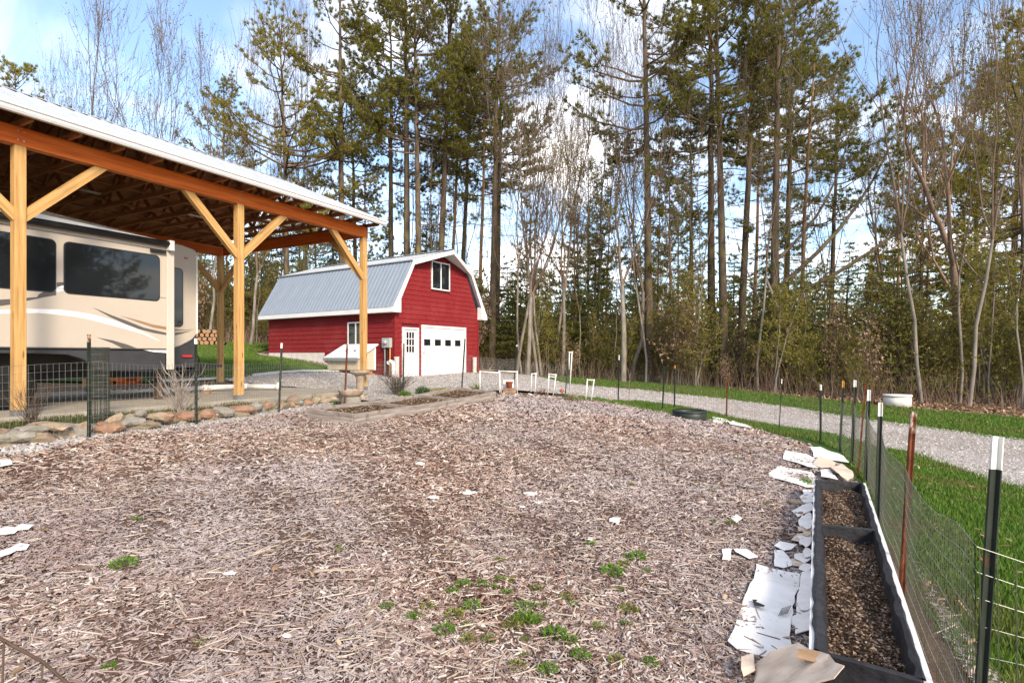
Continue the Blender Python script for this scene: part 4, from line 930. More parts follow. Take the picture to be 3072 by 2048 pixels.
wire_run('wire_fence', 'fine dark wire mesh fence along the driveway end of the garden', far, .95, .07, 9, .0016, .0016, WIRED, WIRED, .05, 9, .012, .02)
rn = [RP[i][0] for i in (8, 10, 11, 12, 13)]+[Vector((3.2, 1.55, h(3.2, 1.55)))]
rn = [Vector((p.x+.03, p.y, p.z)) for p in rn]
wire_run('wire_fence', 'sagging green wire mesh fence beside the long planter on the right', rn, .98, .055, 10, .0022, .0013, WIRED, WIREP, .12, 12, .02, .045)

# ------------------------------------------------------------------ roll of wire mesh standing at the left fence
b = G(297, 1272); rl = thing('wire_roll', 'upright roll of rusty wire mesh leaning at the left fence', 'wire roll', b)
rr = random.Random(4); mbv = MB(); mbh = MB(); Hh = 1.14
for k in range(72):
    a = k*2*pi/24; rad = .135-.022*(k//24)+rr.uniform(-.006, .006)
    mbv.tube([(rad*cos(a), rad*sin(a), 0), (rad*cos(a+.03), rad*sin(a+.03), Hh)], .0022, 3, False)
for j in range(12):
    for ring in range(3):
        rad = .135-.022*ring; mbh.tube([(rad*cos(t*2*pi/20), rad*sin(t*2*pi/20), j*Hh/11+rr.uniform(-.004, .004)) for t in range(21)], .0024, 3, False)
mbv.build('upright_wires', WIRED, rl); mbh.build('ring_wires', WIRE, rl)

# ------------------------------------------------------------------ stone edging
STC = [noisy('fieldstone_'+n_, c_, 4.5, 8, .9, .15, .5, 14, dirt=d_) for n_, c_, d_ in (
    ('tan', [(.18,.13,.09),(.31,.235,.165),(.42,.34,.26)], ((.16,.15,.09), 3, .55, .6)),
    ('grey', [(.13,.118,.10),(.23,.21,.185),(.34,.315,.285)], ((.12,.12,.07), 3, .55, .6)),
    ('rust', [(.17,.085,.05),(.29,.16,.10),(.40,.26,.18)], ((.14,.11,.08), 3, .55, .6)),
    ('brown', [(.12,.085,.06),(.22,.16,.12),(.33,.26,.20)], ((.13,.14,.06), 3, .52, .6)))]
WL = [Vector((-7.6,4.9)),Vector((-6.35,6.35)),Vector((-5.75,7.4)),Vector((-5.2,9.0)),Vector((-4.62,11.1)),Vector((-4.1,13.0)),Vector((-3.6,14.3))]
def wall_y(px):
    a = (px-CX)/F
    for p, q in zip(WL[:-1], WL[1:]):
        den = (q.x-p.x)-a*(q.y-p.y)
        t = (a*p.y-p.x)/den if abs(den) > 1e-9 else -1
        if -.001 <= t <= 1.001: return p.y+t*(q.y-p.y)
    return 8.
sw = thing('stone_wall', 'low dry-laid fieldstone edging between mulch garden and carport', 'stone wall', (-5.75, 7.4, h(-5.75, 7.4)))
def rock(name, sx, sy, sz, m, seed, sub=2):
    bm = bmesh.new(); bmesh.ops.create_icosphere(bm, subdivisions=sub, radius=1); r = random.Random(seed)
    pl = [(Vector((r.uniform(-1, 1), r.uniform(-1, 1), r.uniform(-1, 1))).normalized(), r.uniform(.55, .85)) for _ in range(9)]
    for v in bm.verts:
        c = v.co.normalized(); q = 1.0
        for n_, d_ in pl:
            k = c.dot(n_)
            if k > 1e-3: q = min(q, d_/k)
        c = c*q*(1+r.uniform(-.035, .035)); v.co = Vector((c.x*sx*1.18, c.y*sy*1.18, c.z*sz*1.18))
    me = bpy.data.meshes.new(name); bm.to_mesh(me); bm.free(); me.materials.append(m); return me
SA = [(120,1200,370,150,1),(340,1125,280,80,1),(640,1090,370,60,0),(380,1230,480,170,3),(740,1180,220,120,0),(920,1170,220,190,1),(90,1310,300,70,3),(780,1265,80,90,0),(1250,1130,330,150,2),(1370,1110,95,110,0),(1530,1030,270,110,1),(1610,1085,350,100,3),(1640,930,110,95,1),(1850,985,280,105,0),(1180,1215,120,80,2),(700,1230,130,90,3)]
SB = [(100,905,190,90,2),(400,895,240,110,2),(580,880,140,90,2),(770,850,210,110,1),(990,820,210,90,2),(920,885,220,80,3),(1150,790,110,95,1),(1120,860,100,70,3),(1460,780,90,70,3),(1530,770,70,55,2),(1610,750,90,65,1),(1710,750,100,65,2),(1800,730,90,75,0),(1890,740,110,90,0),(1980,715,90,65,0),(2100,705,120,85,0),(1580,800,90,45,0),(1690,800,110,45,2),(1770,785,80,55,0),(230,945,140,90,3),(650,930,150,60,3),(330,960,120,60,1),(480,930,110,80,0),(1330,850,120,60,1),(1400,800,90,60,0)]
LST = [(x/3.92, 1000+y/3.92, w/3.92, hh_/3.92, c) for x, y, w, hh_, c in SA]+[(450+x/3.618, 1000+y/3.618, w/3.618, hh_/3.618, c) for x, y, w, hh_, c in SB]
for i, (px, py, wpx, hpx, c) in enumerate(LST):
    Y = wall_y(px); p = at(px, py, Y); r = random.Random(i)
    sx = wpx/F*Y/2*1.2; sz = max(hpx/F*Y/2, .04)*1.12
    me = rock('stone', sx, min(max(sx*.75, .09), .2), sz, STC[c], i)
    link('stone', me, sw, p-sw.location, (r.uniform(-.12, .12), r.uniform(-.12, .12), radians(50)+r.uniform(-.3, .3)-radians(20)))

rf = random.Random(91)
for i in range(58):   # smaller stones packed between and behind the big ones
    px = 5+i*17.2+rf.uniform(-6, 6); Y = wall_y(px)+rf.uniform(.0, .14); x_ = (px-CX)/F*Y; sx = rf.uniform(.06, .15)
    me = rock('stone', sx, sx*.8, sx*rf.uniform(.5, .9), STC[rf.randrange(4)], 200+i)
    link('stone', me, sw, Vector((x_, Y, h(x_, Y)+rf.uniform(.02, .16)))-sw.location, (rf.uniform(-.3, .3), rf.uniform(-.3, .3), rf.uniform(0, 6)))
# ------------------------------------------------------------------ raised bed of grey boards
n0 = G(1062, 1278); n1 = G(1487, 1200); n2 = G(886, 1262)
ex = (n1-n0); ex.z = 0; BLn = ex.length; ex.normalize(); ey = Vector((-ex.y, ex.x, 0)); Wb = 1.18
zb = (n0.z+n1.z+n2.z)/3-.02; rb_ = thing('raised_bed', 'long grey board raised bed divided in three, in front of the barn', 'garden bed', (n0.x, n0.y, zb), atan2(ex.y, ex.x))
zl = lambda x, y: h(n0.x+ex.x*x+ey.x*y, n0.y+ex.y*x+ey.y*y)-zb
TOPB = .22
def board(p, q, hgt=.24, nm='board', t=.04):
    a = Vector((p[0], p[1], zl(*p)+TOPB-hgt/2)); c = Vector((q[0], q[1], zl(*q)+TOPB-hgt/2))
    timber(nm, a, c, t, hgt, GREYWOOD, rb_)
board((0, 0), (BLn*.5, 0)); board((BLn*.5+.004, 0), (BLn, 0)); board((.03, Wb), (BLn*.5, Wb)); board((BLn*.5+.004, Wb), (BLn, Wb)); board((0, .022), (0, Wb-.022)); board((BLn-.02, .022), (BLn-.02, Wb-.022))
for k in (1, 2): board((BLn*k/3, .024), (BLn*k/3, Wb-.024), .16, 'divider', .03)
gxs, gys = np.meshgrid(np.linspace(.025, BLn-.045, 40), np.linspace(.025, Wb-.025, 12)); wxs = n0.x+ex.x*gxs+ey.x*gys; wys = n0.y+ex.y*gxs+ey.y*gys
zz = hh(wxs, wys)-zb+TOPB-.07+.012*np.random.default_rng(3).standard_normal(wxs.shape)
ix = np.arange(40*12).reshape(12, 40); link('soil', newmesh('soil', np.stack([gxs, gys, zz], -1).reshape(-1, 3), np.stack([ix[:-1, :-1], ix[:-1, 1:], ix[1:, 1:], ix[1:, :-1]], -1).reshape(-1, 4), SOIL, True), rb_)
def loose(name, xs_, ys_, zfun, parent, m, smin, smax):
    n = len(xs_); r = np.random.default_rng(11); a = r.uniform(0, 2*pi, n); L = r.uniform(smin, smax, n)/2; w = L*r.uniform(.2, .6, n)
    z = zfun(xs_, ys_); e = np.stack([np.cos(a)*L, np.sin(a)*L, r.normal(0, .25, n)*L], 1); s = np.stack([-np.sin(a)*w, np.cos(a)*w, r.normal(0, .3, n)*w], 1); c = np.stack([xs_, ys_, z], 1)
    V = np.stack([c-e, c-s*.9+[0, 0, .004], c+e, c+s, c-[0, 0, .006]], 1).reshape(-1, 3); o = np.arange(n)[:, None]*5
    return link(name, newmesh(name, V, np.concatenate([o+np.array([f]) for f in ((0,1,3),(1,2,3),(0,4,1),(1,4,2))]), m), parent)
BEDC = island('bed_chips', [(.05,.03,.018),(.12,.075,.045),(.24,.165,.11),(.40,.32,.24)], .9, .1)
r3 = np.random.default_rng(5); xr, yr = r3.uniform(.05, BLn-.07, 2600), r3.uniform(.05, Wb-.05, 2600)
o = loose('bed_mulch', xr, yr, lambda a, b_: hh(n0.x+ex.x*a+ey.x*b_, n0.y+ex.y*a+ey.y*b_)-zb+TOPB-.06, rb_, BEDC, .03, .09); o['kind'] = 'stuff'

# ------------------------------------------------------------------ long black-lined planter on the right
LINER = noisy('black_liner_fabric', [(.012,.012,.014),(.03,.03,.034)], 14, 6, .6, .35, .5, 20)
PLWOOD = noisy('planter_white_board', [(.55,.55,.56),(.70,.70,.71)], 4, 6, .7, .2, .2, dirt=((.12,.10,.08), 9, .60, .8))
f0 = G(2446, 1440, .26); f1 = G(2592, 1448, .26); q0 = G(2438, 1948, .26); q1 = G(2786, 2046, .26)
pl = thing('long_planter', 'long narrow planter with black liner and white boards beside the right fence', 'planter', (q0.x, q0.y, h(q0.x, q0.y)))
O3 = pl.location
def lp(u, v, dz=0.0):
    a = f0.lerp(f1, u); b = q0.lerp(q1, u); p = b.lerp(a, v); return Vector((p.x, p.y, p.z+dz))-O3
nn = 22
def side(u0, wd, nm, m, hgt, dzt, wob, seed):
    r = random.Random(seed); b = MB(); V = []; Fc = []
    for i in range(nn+1):
        v = i/nn; p = lp(u0, v); q = lp(u0+(1 if u0 < .5 else -1)*.2, v); inn = (q-p); inn.z = 0; inn.normalize()
        wv = r.uniform(-wob, wob); c = p+inn*wv
        for (a_, z_) in ((-wd/2, -hgt), (wd/2, -hgt), (wd/2+r.uniform(-wob, wob)*.5, dzt+r.uniform(-wob, wob)*.4), (-wd/2, dzt+r.uniform(-wob, wob)*.4)): V.append(c+inn*a_+Vector((0, 0, z_)))
    for i in range(nn):
        o = i*4
        for k in range(4): Fc.append((o+k, o+(k+1) % 4, o+4+(k+1) % 4, o+4+k))
    Fc += [(3, 2, 1, 0), (nn*4, nn*4+1, nn*4+2, nn*4+3)]
    return b.add(V, Fc).build(nm, m, pl)
side(0, .034, 'side_board', PLWOOD, .30, .0, .0, 1); side(1, .036, 'side_board', PLWOOD, .30, .0, .0, 2)
def liner(u0, sgn, seed, w=.055):
    r = random.Random(seed); V = []; Fc = []
    for i in range(nn*2+1):
        v = i/nn/2; p = lp(u0, v); inn = lp(u0+sgn*.2, v)-p; inn.z = 0; inn.normalize(); e = r.uniform(-.006, .006); f = r.uniform(-.012, .012)
        ou = .002+r.uniform(-.012, .006) if sgn > 0 else .008+r.uniform(-.006, .006)
        for (a_, z_) in ((ou, .008), (.016+e, .012), (w+f, .002), (w+.012+f, -.10), (w+.02, -.22), (w+.014, -.22), (w+.004+f, -.10), (w-.01+f, -.006), (.016+e, .004), (ou, .003)): V.append(p+inn*a_+Vector((0, 0, z_)))
    m_ = 10
    for i in range(nn*2):
        for k in range(m_): Fc.append((i*m_+k, i*m_+(k+1) % m_, (i+1)*m_+(k+1) % m_, (i+1)*m_+k))
    return MB().add(V, Fc).build('liner', LINER, pl)
liner(0, 1, 5); liner(1, -1, 6, .045)
for v, nm in ((.0, 'end_board'), (1., 'end_board'), (.545, 'divider')):
    a = lp(.04, v, -.10); c = lp(.96, v, -.10); timber(nm, a, c, .035, .21, LINER, pl)
us, vs = np.meshgrid(np.linspace(.09, .93, 14), np.linspace(.01, .99, 60)); SV = []
for u, v in zip(us.ravel(), vs.ravel()): SV.append(lp(u, v, -.13+.02*sin(v*21+u*9)+random.uniform(-.012, .012)))
ix = np.arange(14*60).reshape(60, 14); link('soil', newmesh('soil', SV, np.stack([ix[:-1, :-1], ix[:-1, 1:], ix[1:, 1:], ix[1:, :-1]], -1).reshape(-1, 4), SOIL, True), pl)
PCH = island('planter_chips', [(.035,.020,.013),(.07,.042,.028),(.13,.082,.055),(.22,.15,.105),(.42,.33,.25)], .9, .1)
uu, vv = r3.uniform(.09, .92, 9000), r3.uniform(.01, .99, 9000); pp = np.array([lp(u, v, -.112)+Vector((0, 0, .02*sin(v*21+u*9))) for u, v in zip(uu, vv)])
o = loose('planter_mulch', pp[:, 0], pp[:, 1], lambda a, b_: pp[:, 2]+r3.uniform(0, .012, len(a)), pl, PCH, .010, .036); o['kind'] = 'stuff'

# ------------------------------------------------------------------ cardboard, paper and torn scraps
CARDW = noisy('bleached_cardboard', [(.62,.60,.575),(.74,.72,.70),(.82,.80,.78)], 3, 9, .85, .15, .6, 5, dirt=((.36,.29,.22), 5, .60, .8))
CARDB = noisy('brown_paper', [(.48,.37,.28),(.60,.49,.39),(.66,.56,.46)], 3, 7, .85, .15, .3, dirt=((.24,.15,.09), 4, .54, .7))
PRINT = noisy('black_print', [(.02,.02,.02),(.04,.04,.04)], 5, 3, .7, .2)
PAPERW = noisy('white_paper', [(.68,.67,.67),(.80,.80,.80)], 5, 5, .8, .15)
def flat(name, label, cat, pix, m, dz=.035, t=.005, seed=0, wav=.012, group=None, dome=0, gs=.07, crumple=0, tilt=None):
    dz += .006
    P = [G(x, y, dz) for x, y in pix]
    if tilt:
        x0_, x1_ = min(q[0] for q in pix), max(q[0] for q in pix); P = [G(x, y, tilt[0]+(tilt[1]-tilt[0])*min(1, max(0, (x-x0_)/(x1_-x0_)*1.6-.2))) for x, y in pix]
    c = sum(P, Vector())/len(P); r = random.Random(seed)
    cf = np.linalg.lstsq(np.array([[p.x-c.x, p.y-c.y, 1] for p in P]), np.array([p.z-c.z for p in P]), rcond=None)[0]
    b2 = densify([(p.x-c.x, p.y-c.y) for p in P], .09, .006, seed)
    xs_ = [p[0] for p in b2]; ys_ = [p[1] for p in b2]; gx_, gy_ = np.meshgrid(np.arange(min(xs_), max(xs_), gs), np.arange(min(ys_), max(ys_), gs)); k = inside(b2, gx_.ravel(), gy_.ravel())
    pts = [Vector(q) for q in b2]+[Vector((x, y)) for x, y in zip(gx_.ravel()[k], gy_.ravel()[k])]
    V, E, Fc, *_ = delaunay_2d_cdt(pts, [], [list(range(len(b2)))], 1, 1e-5); p1_, p2_ = r.uniform(0, 6), r.uniform(0, 6); R_ = max(max(xs_)-min(xs_), max(ys_)-min(ys_))/2
    top = [(v.x, v.y, (cf[0]*v.x+cf[1]*v.y+cf[2] if tilt else h(c.x+v.x, c.y+v.y)+dz-c.z)+wav*(sin(v.x*9+p1_)+sin(v.y*7+p2_))*.6+r.uniform(-.1, .1)*wav+dome*max(0, 1-(v.length/R_)**2)+crumple*(abs(sin(v.x*14+v.y*9+p1_))+.7*abs(sin(v.x*-11+v.y*17+p2_))-.8)) for v in V]
    me = newmesh(name, top, [tuple(f) for f in Fc], m, False)
    bm = bmesh.new(); bm.from_mesh(me)
    for f in bm.faces:
        if f.normal.z < 0: f.normal_flip()
    ret = bmesh.ops.extrude_face_region(bm, geom=bm.faces[:]); bmesh.ops.translate(bm, verts=[e for e in ret['geom'] if isinstance(e, bmesh.types.BMVert)], vec=(0, 0, t))
    bmesh.ops.recalc_face_normals(bm, faces=bm.faces); bm.to_mesh(me); bm.free()
    o = link(name, me, None, c); tag(o, label, cat, group); return o
Z8 = lambda L: [(2150+x/2.551, 1450+y/2.551) for x, y in L]
Z7 = lambda L: [(2250+x/2.613, 1100+y/2.613) for x, y in L]
ZC = lambda L: [(2250+x/3.732, 1300+y/3.732) for x, y in L]
cb1 = flat('cardboard_sheet', 'large white cardboard sheet printed with a black arrow, left of the planter', 'cardboard', Z8([(310,610),(640,690),(625,800),(590,900),(560,1180),(585,1270),(440,1335),(150,1280),(90,1215),(160,1010),(230,830),(285,740)]), CARDW, .045, seed=1)
cb2 = flat('cardboard_sheet', 'narrow white cardboard strip tucked along the planter board', 'cardboard', Z8([(650,690),(722,670),(722,1120),(600,1165),(610,900),(630,800)]), CARDW, .05, seed=2)
def printed(pix, dz, nm, parent):
    P = [G(x, y, dz)-parent.location for x, y in pix]; c_ = len(P)
    me = newmesh(nm, P+[p+Vector((0, 0, .0015)) for p in P], [tuple(range(c_)), tuple(range(2*c_-1, c_-1, -1))]+[(i, (i+1) % c_, (i+1) % c_+c_, i+c_) for i in range(c_)], PRINT)
    return link(nm, me, parent)
printed(Z8([(272,885),(312,888),(300,902),(368,930),(362,942),(312,936),(300,930),(290,940)]), .076, 'printed_arrow', cb1)
for k in range(6): printed(Z8([(470+k*13, 1015-k*4), (476+k*13, 1012-k*4), (506+k*13, 950-k*4), (500+k*13, 952-k*4)]), .076, 'printed_bar', cb1)
flat('paper_bag', 'crumpled brown paper bag over the near end of the planter', 'paper bag', Z8([(285,1380),(420,1330),(620,1240),(795,1255),(850,1330),(900,1420),(970,1470),(900,1540),(500,1620),(250,1620),(300,1450)]), CARDB, .25, .006, 3, .012, dome=.0, gs=.03, crumple=.018, tilt=(.07, .30))
flat('paper_flap', 'folded dark edge of brown paper tucked under the liner corner', 'paper', Z8([(620,1240),(795,1255),(850,1330),(880,1390),(760,1330),(620,1300)]), noisy('folded_paper', [(.30,.18,.10),(.42,.27,.16)], 5, 6, .85, .1, .4), .30, .005, 6, .02)
flat('paper_scrap', 'crumpled tan paper by the brown paper bag', 'paper', Z8([(190,1370),(280,1340),(300,1460),(200,1500),(180,1450)]), CARDB, .08, .004, 4, .03)
flat('cardboard_sheet', 'white cardboard sheet with a pointed left end, left of the planter far end', 'cardboard', ZC([(195,460),(340,362),(500,405),(690,440),(735,480),(735,600),(620,605),(420,545),(260,500)]), CARDW, .04, seed=5)
flat('cardboard_sheet', 'white cardboard sheet with a black streak beyond the planter', 'cardboard', ZC([(395,182),(640,245),(740,290),(790,390),(640,375),(365,285)]), CARDW, .045, seed=6)
flat('cardboard_sheet', 'white cardboard sheet lying nearest the orange-tipped post', 'cardboard', ZC([(675,152),(790,150),(1050,250),(1110,335),(880,290),(720,255)]), CARDW, .06, seed=7)
flat('cardboard_piece', 'pale tan cardboard piece between the white sheets', 'cardboard', ZC([(770,278),(840,275),(970,330),(930,375),(800,385),(700,330)]), CARDB, .065, seed=8)
flat('cardboard_piece', 'beige cardboard flap at the far end of the planter', 'cardboard', ZC([(905,375),(1030,335),(1155,420),(1160,500),(1080,520),(960,440)]), CARDB, .12, seed=9)
flat('cardboard_piece', 'torn white cardboard corner at the planter far edge', 'cardboard', ZC([(790,395),(880,390),(985,520),(870,500),(800,490)]), CARDW, .09, seed=10)
for i, (pix, m_, lab) in enumerate((
    (ZC([(545,690),(640,655),(725,665),(720,760),(600,775)]), CARDW, 'white paper scrap against the planter near the yellow stone'),
    (ZC([(470,860),(600,800),(700,780),(715,850),(620,890),(540,935)]), CARDW, 'white paper scrap with a red berry-like bit by the planter'),
    (ZC([(535,1000),(580,920),(620,930),(715,985),(705,1030),(560,1030)]), CARDW, 'square white paper scrap by the planter middle'),
    (ZC([(530,1035),(700,1030),(700,1085),(540,1075)]), CARDB, 'tan paper strip by the planter middle'),
    (ZC([(460,1185),(540,1110),(690,1100),(700,1200),(560,1200)]), CARDB, 'pinkish torn paper by the planter divider'),
    (ZC([(275,1260),(330,1210),(520,1240),(470,1300),(380,1305)]), CARDW, 'curled white paper below the planter divider'),
    (ZC([(265,1300),(370,1300),(440,1380),(470,1470),(380,1500),(265,1480)]), CARDW, 'torn white cardboard above the arrow sheet'),
    (ZC([(450,1390),(560,1370),(640,1420),(560,1480),(470,1470)]), CARDB, 'crumpled brown paper beside the planter'),
    (ZC([(590,1330),(690,1315),(690,1380),(610,1390)]), CARDW, 'small white scrap touching the planter board'),
    (Z8([(40,500),(110,490),(110,590),(45,590)]), CARDW, 'small white scrap left of the torn cardboard'),
    (Z8([(130,505),(230,500),(320,560),(250,580),(140,530)]), CARDW, 'ragged pale scrap above the arrow sheet'))):
    flat('paper_scrap', lab, 'paper', pix, m_, .05+.004*(i % 3), .003, 20+i, .012)
D = 3072/2352
rp_ = random.Random(17)
for i in range(20):   # torn sheets packed along the left board of the planter
    yy = 1475+i*20+rp_.uniform(-8, 8)
    if yy > 1880: break
    xr = 2440-(yy-1475)*.012-3; w_ = rp_.uniform(22, 62)*(.6+.0016*(yy-1475)); hh_ = rp_.uniform(10, 20)*(.7+.0016*(yy-1475))
    flat('paper_scrap', 'ragged torn sheet packed against the left board of the planter', 'paper', [(xr-w_*(.5-.5*cos(a))*rp_.uniform(.8, 1.15), yy+hh_*sin(a)*rp_.uniform(.6, 1.2)) for a in [k*2*pi/9 for k in range(9)]], CARDW if rp_.random() < .7 else CARDB, .036+.006*(i % 3), .003, 300+i, .016, group='torn sheets along the planter')
for i, (x, y, w, hh_) in enumerate(((965,1065,32,9),(1000,1141,30,14),(1070,1131,50,14),(1220,1134,36,12),(1238,1152,26,12),(1415,1196,36,18),(1690,1192,28,18),(1155,1043,22,5),(600,1420,22,16),(745,1305,20,9),(530,1315,40,12),(660,1460,26,14),(830,1430,22,10),(1355,1240,16,6),(205,1455,24,10),(1200,1165,16,6))):
    x *= D; y *= D; w *= D/2; hh_ *= D/2; r = random.Random(i+50)
    flat('paper_scrap', 'small torn white paper scrap lying loose on the mulch', 'paper', [(x+w*cos(a)*r.uniform(.35, 1.2), y+hh_*sin(a)*r.uniform(.35, 1.2)) for a in [k*2*pi/9 for k in range(9)]], PAPERW, .034, .003, 60+i, .012, group='loose paper scraps on the mulch')
flat('paper_scrap', 'white paper strip at the left edge, farther of two', 'paper', [(0,1588),(20,1582),(45,1586),(62,1576),(100,1578),(88,1590),(55,1592),(40,1602),(0,1604)], PAPERW, .045, .003, 90, .01)
flat('paper_scrap', 'white paper strip at the left edge, nearer of two', 'paper', [(0,1655),(30,1645),(55,1632),(88,1638),(78,1652),(50,1654),(30,1664),(0,1672)], PAPERW, .045, .003, 91, .01)
flat('paper_scrap', 'folded white paper at the left edge below the stones', 'paper', [(0,1380),(30,1378),(36,1392),(0,1400)], PAPERW, .06, .004, 92, .01)
flat('paper_sheet', 'white sheet lying beside the black ring planter', 'paper', [(2136,1250),(2180,1258),(2190,1268),(2140,1266)], CARDW, .05, .006, 93)
flat('paper_sheet', 'white board lying right of the black ring planter', 'paper', [(2182,1266),(2200,1262),(2256,1280),(2250,1284),(2190,1272)], CARDW, .06, .012, 94)
g = G(2386, 1507, .05); tag(link('yellow_stone', rock('yellow_stone', .085, .05, .035, STC[0], 77), None, g, (0, 0, -.3)), 'smooth tan stone on the mulch left of the planter', 'stone')
g = G(2401, 1540, .06); tag(link('red_stone', rock('red_stone', .03, .03, .025, STC[2], 78), None, g), 'small reddish stone on white paper by the planter', 'stone')

# ------------------------------------------------------------------ black ring planter, concrete well ring
RING = noisy('dark_green_plastic', [(.010,.016,.014),(.024,.032,.028)], 7, 5, .5, .35, .15)
a = G(2085, 1266); rp = thing('ring_planter', 'low black ring planter on the mulch near the far fence', 'planter', (a.x, a.y+.42, h(a.x, a.y+.42)))
Rr = 50/F*a.y
MB().lathe([(Rr, -.02), (Rr*1.02, .1), (Rr, .225), (Rr-.03, .232), (Rr-.045, .20), (Rr-.05, .05)], 36, cap=False).build('ring', RING, rp, True)
MB().lathe([(.001, .165), (Rr*.5, .17), (Rr-.05, .15)], 24, cap=False).build('soil', SOIL, rp, True)
MB().lathe([(Rr*1.02, .19), (Rr*1.045, .20), (Rr*1.045, .235), (Rr*.98, .245)], 36, cap=False).build('rim', RING, rp, True)
CONW = noisy('well_concrete', [(.46,.46,.43),(.58,.57,.54),(.66,.65,.62)], 5, 7, .85, .15, .2, dirt=((.22,.24,.16), 4, .55, .5))
a = G(2692, 1221); wr = thing('well_ring', 'white concrete well ring with round lid on the grass verge', 'well cover', ((2692-CX)/F*(a.y+.5), a.y+.5, h(a.x, a.y+.5)+.05))
Rr = 37/F*a.y
MB().lathe([(Rr, -.1), (Rr*.99, .28), (Rr*.95, .285)], 36).build('ring', CONW, wr, True)
MB().lathe([(Rr*.97, .287), (Rr*1.04, .295), (Rr*1.05, .345), (Rr*1.0, .365), (.01, .375)], 36).build('lid', CONW, wr, True)

# ------------------------------------------------------------------ white pipe frames
PVC = noisy('white_pvc', [(.58,.57,.56),(.68,.67,.66)], 4, 4, .45, .4, dirt=((.45,.40,.34), 6, .62, .5))
def pipe_frame(label, runs, Y=None, base=None, r=.017):
    """runs: list of pixel polylines, all at the depth of the base pixel"""
    b = G(*base) if base else None; y = Y or b.y
    o = thing('pipe_trellis', label, 'pipe frame', at(base[0], base[1], y), 0, 'white pipe frames along the garden end')
    for rn_ in runs:
        P = [at(px, py, y+(dy if dy else 0))-o.location for px, py, *q in rn_ for dy in [q[0] if q else 0]]
        for p, q in zip(P[:-1], P[1:]):
            if (q-p).length > .01: MB().tube([p, q], r, 10).build('pipe', PVC, o, True)
        for p in P[1:-1]: 
            MB().lathe([(.001, -r*1.6), (r*1.2, -r*1.3), (r*1.45, 0), (r*1.2, r*1.3), (.001, r*1.6)], 10, tuple(p), cap=False).build('elbow', PVC, o, True)
    return o
pipe_frame('wide white pipe frame over the yucca plant', [[(1440,1178),(1440,1115),(1499,1118),(1499,1185)]], base=(1499,1184))
pipe_frame('wide white pipe frame around the terracotta pot', [[(1504,1183),(1497,1113),(1551,1115),(1552,1182),(1497,1187)]], base=(1552,1182))
pipe_frame('small narrow white pipe frame nearest the terracotta pot', [[(1593,1176),(1595,1122),(1608,1120),(1604,1184)]], base=(1604,1184))
pipe_frame('double-barred white pipe frame left of the tall one', [[(1643,1184),(1647,1122),(1668,1124),(1659,1188)],[(1647,1129),(1667,1131)]], base=(1659,1188))
pipe_frame('long white pipe lying along the garden end', [[(1585,1180),(1599,1186),(1689,1193)]], base=(1660,1190), r=.022)
pipe_frame('tall narrow white pipe loop hung on a fence post', [[(1707,1108),(1708,1057),(1716,1057),(1709,1172)]], base=(1700,1183), r=.02)
pipe_frame('white pipe frame farthest right, standing alone', [[(1757,1203),(1762,1139),(1782,1140),(1773,1206)],[(1735,1200),(1777,1207)]], base=(1773,1206))

# ------------------------------------------------------------------ pots, birdbath, bowl, blocks
TERRA = noisy('terracotta', [(.26,.07,.035),(.36,.105,.055)], 6, 6, .8, .2, .1)
CAST = noisy('mossy_cast_stone', [(.22,.16,.115),(.36,.28,.215),(.46,.38,.31)], 6, 7, .9, .15, .3, dirt=((.13,.10,.06), 5, .55, .6))
a = G(1528, 1176); tp_ = thing('terracotta_pot', 'terracotta pot on a brick block inside the pipe frame', 'flower pot', (a.x, a.y, a.z+.13))
k_ = a.y/F
MB().lathe([(8*k_, 0), (10*k_, 14*k_), (10.5*k_, 15*k_), (12*k_, 15*k_), (12.3*k_, 19*k_), (11*k_, 19*k_), (9.5*k_, 16*k_), (.01, 15*k_)], 24).build('pot_body', TERRA, tp_, True)
MB().lathe([(.01, 15.2*k_), (9.6*k_, 16.5*k_)], 20, cap=False).build('soil', SOIL, tp_)
bk = thing('brick_block', 'brick block under the terracotta pot', 'block', (a.x, a.y, a.z)); MB().box(-.2, .2, -.12, .12, -.03, .062).build('block_course', STC[2], bk, bev=.008); MB().box(-.185, .19, -.115, .115, .066, .128).build('block_course', STC[3], bk, bev=.008)
wpb = thing('white_board', 'white board propped behind the terracotta pot', 'board', (a.x-.02, a.y+.16, a.z)); MB().box(-.16, .16, 0, .02, -.03, .36).build('panel', CARDW, wpb, rot=(-.12, 0, 0), bev=.003); MB().box(-.17, .17, .02, .05, -.03, .05).build('foot', GREYWOOD, wpb)
bb = at(1080, 1166, 14.05); bz_ = h(bb.x, bb.y)
bbt = thing('birdbath', 'cast stone birdbath in front of the last carport post', 'birdbath', (bb.x, bb.y, bz_)); kk = bb.y/F
Hb = at(1080, 1112, bb.y).z-bz_
MB().lathe([(.15, -.03), (.16, .03), (.11, .07), (.085, .2), (.10, Hb-.17), (.14, Hb-.10)], 24).build('pedestal', CAST, bbt, True)
MB().lathe([(.10, Hb-.115), (.19, Hb-.09), (.245, Hb-.04), (.25, Hb-.01), (.235, Hb), (.22, Hb-.02), (.12, Hb-.045), (.01, Hb-.05)], 32).build('basin', CAST, bbt, True)
a = at(1053, 1186, 13.2); bowl = thing('stone_bowl', 'wide brown bowl on the stone edging under the birdbath', 'bowl', (a.x, a.y, h(a.x, a.y)+.02)); zb_ = a.z-bowl.location.z
MB().lathe([(.2, zb_-.02), (.26, zb_+.03), (.295, zb_+.12), (.30, zb_+.14), (.275, zb_+.14), (.25, zb_+.05), (.01, zb_+.03)], 32).build('bowl_body', CAST, bowl, True)
MB().lathe([(.24, -.05), (.22, zb_-.021)], 20).build('foot', STC[1], bowl)
a = G(1420/3*3 if False else 1674, 1186); 
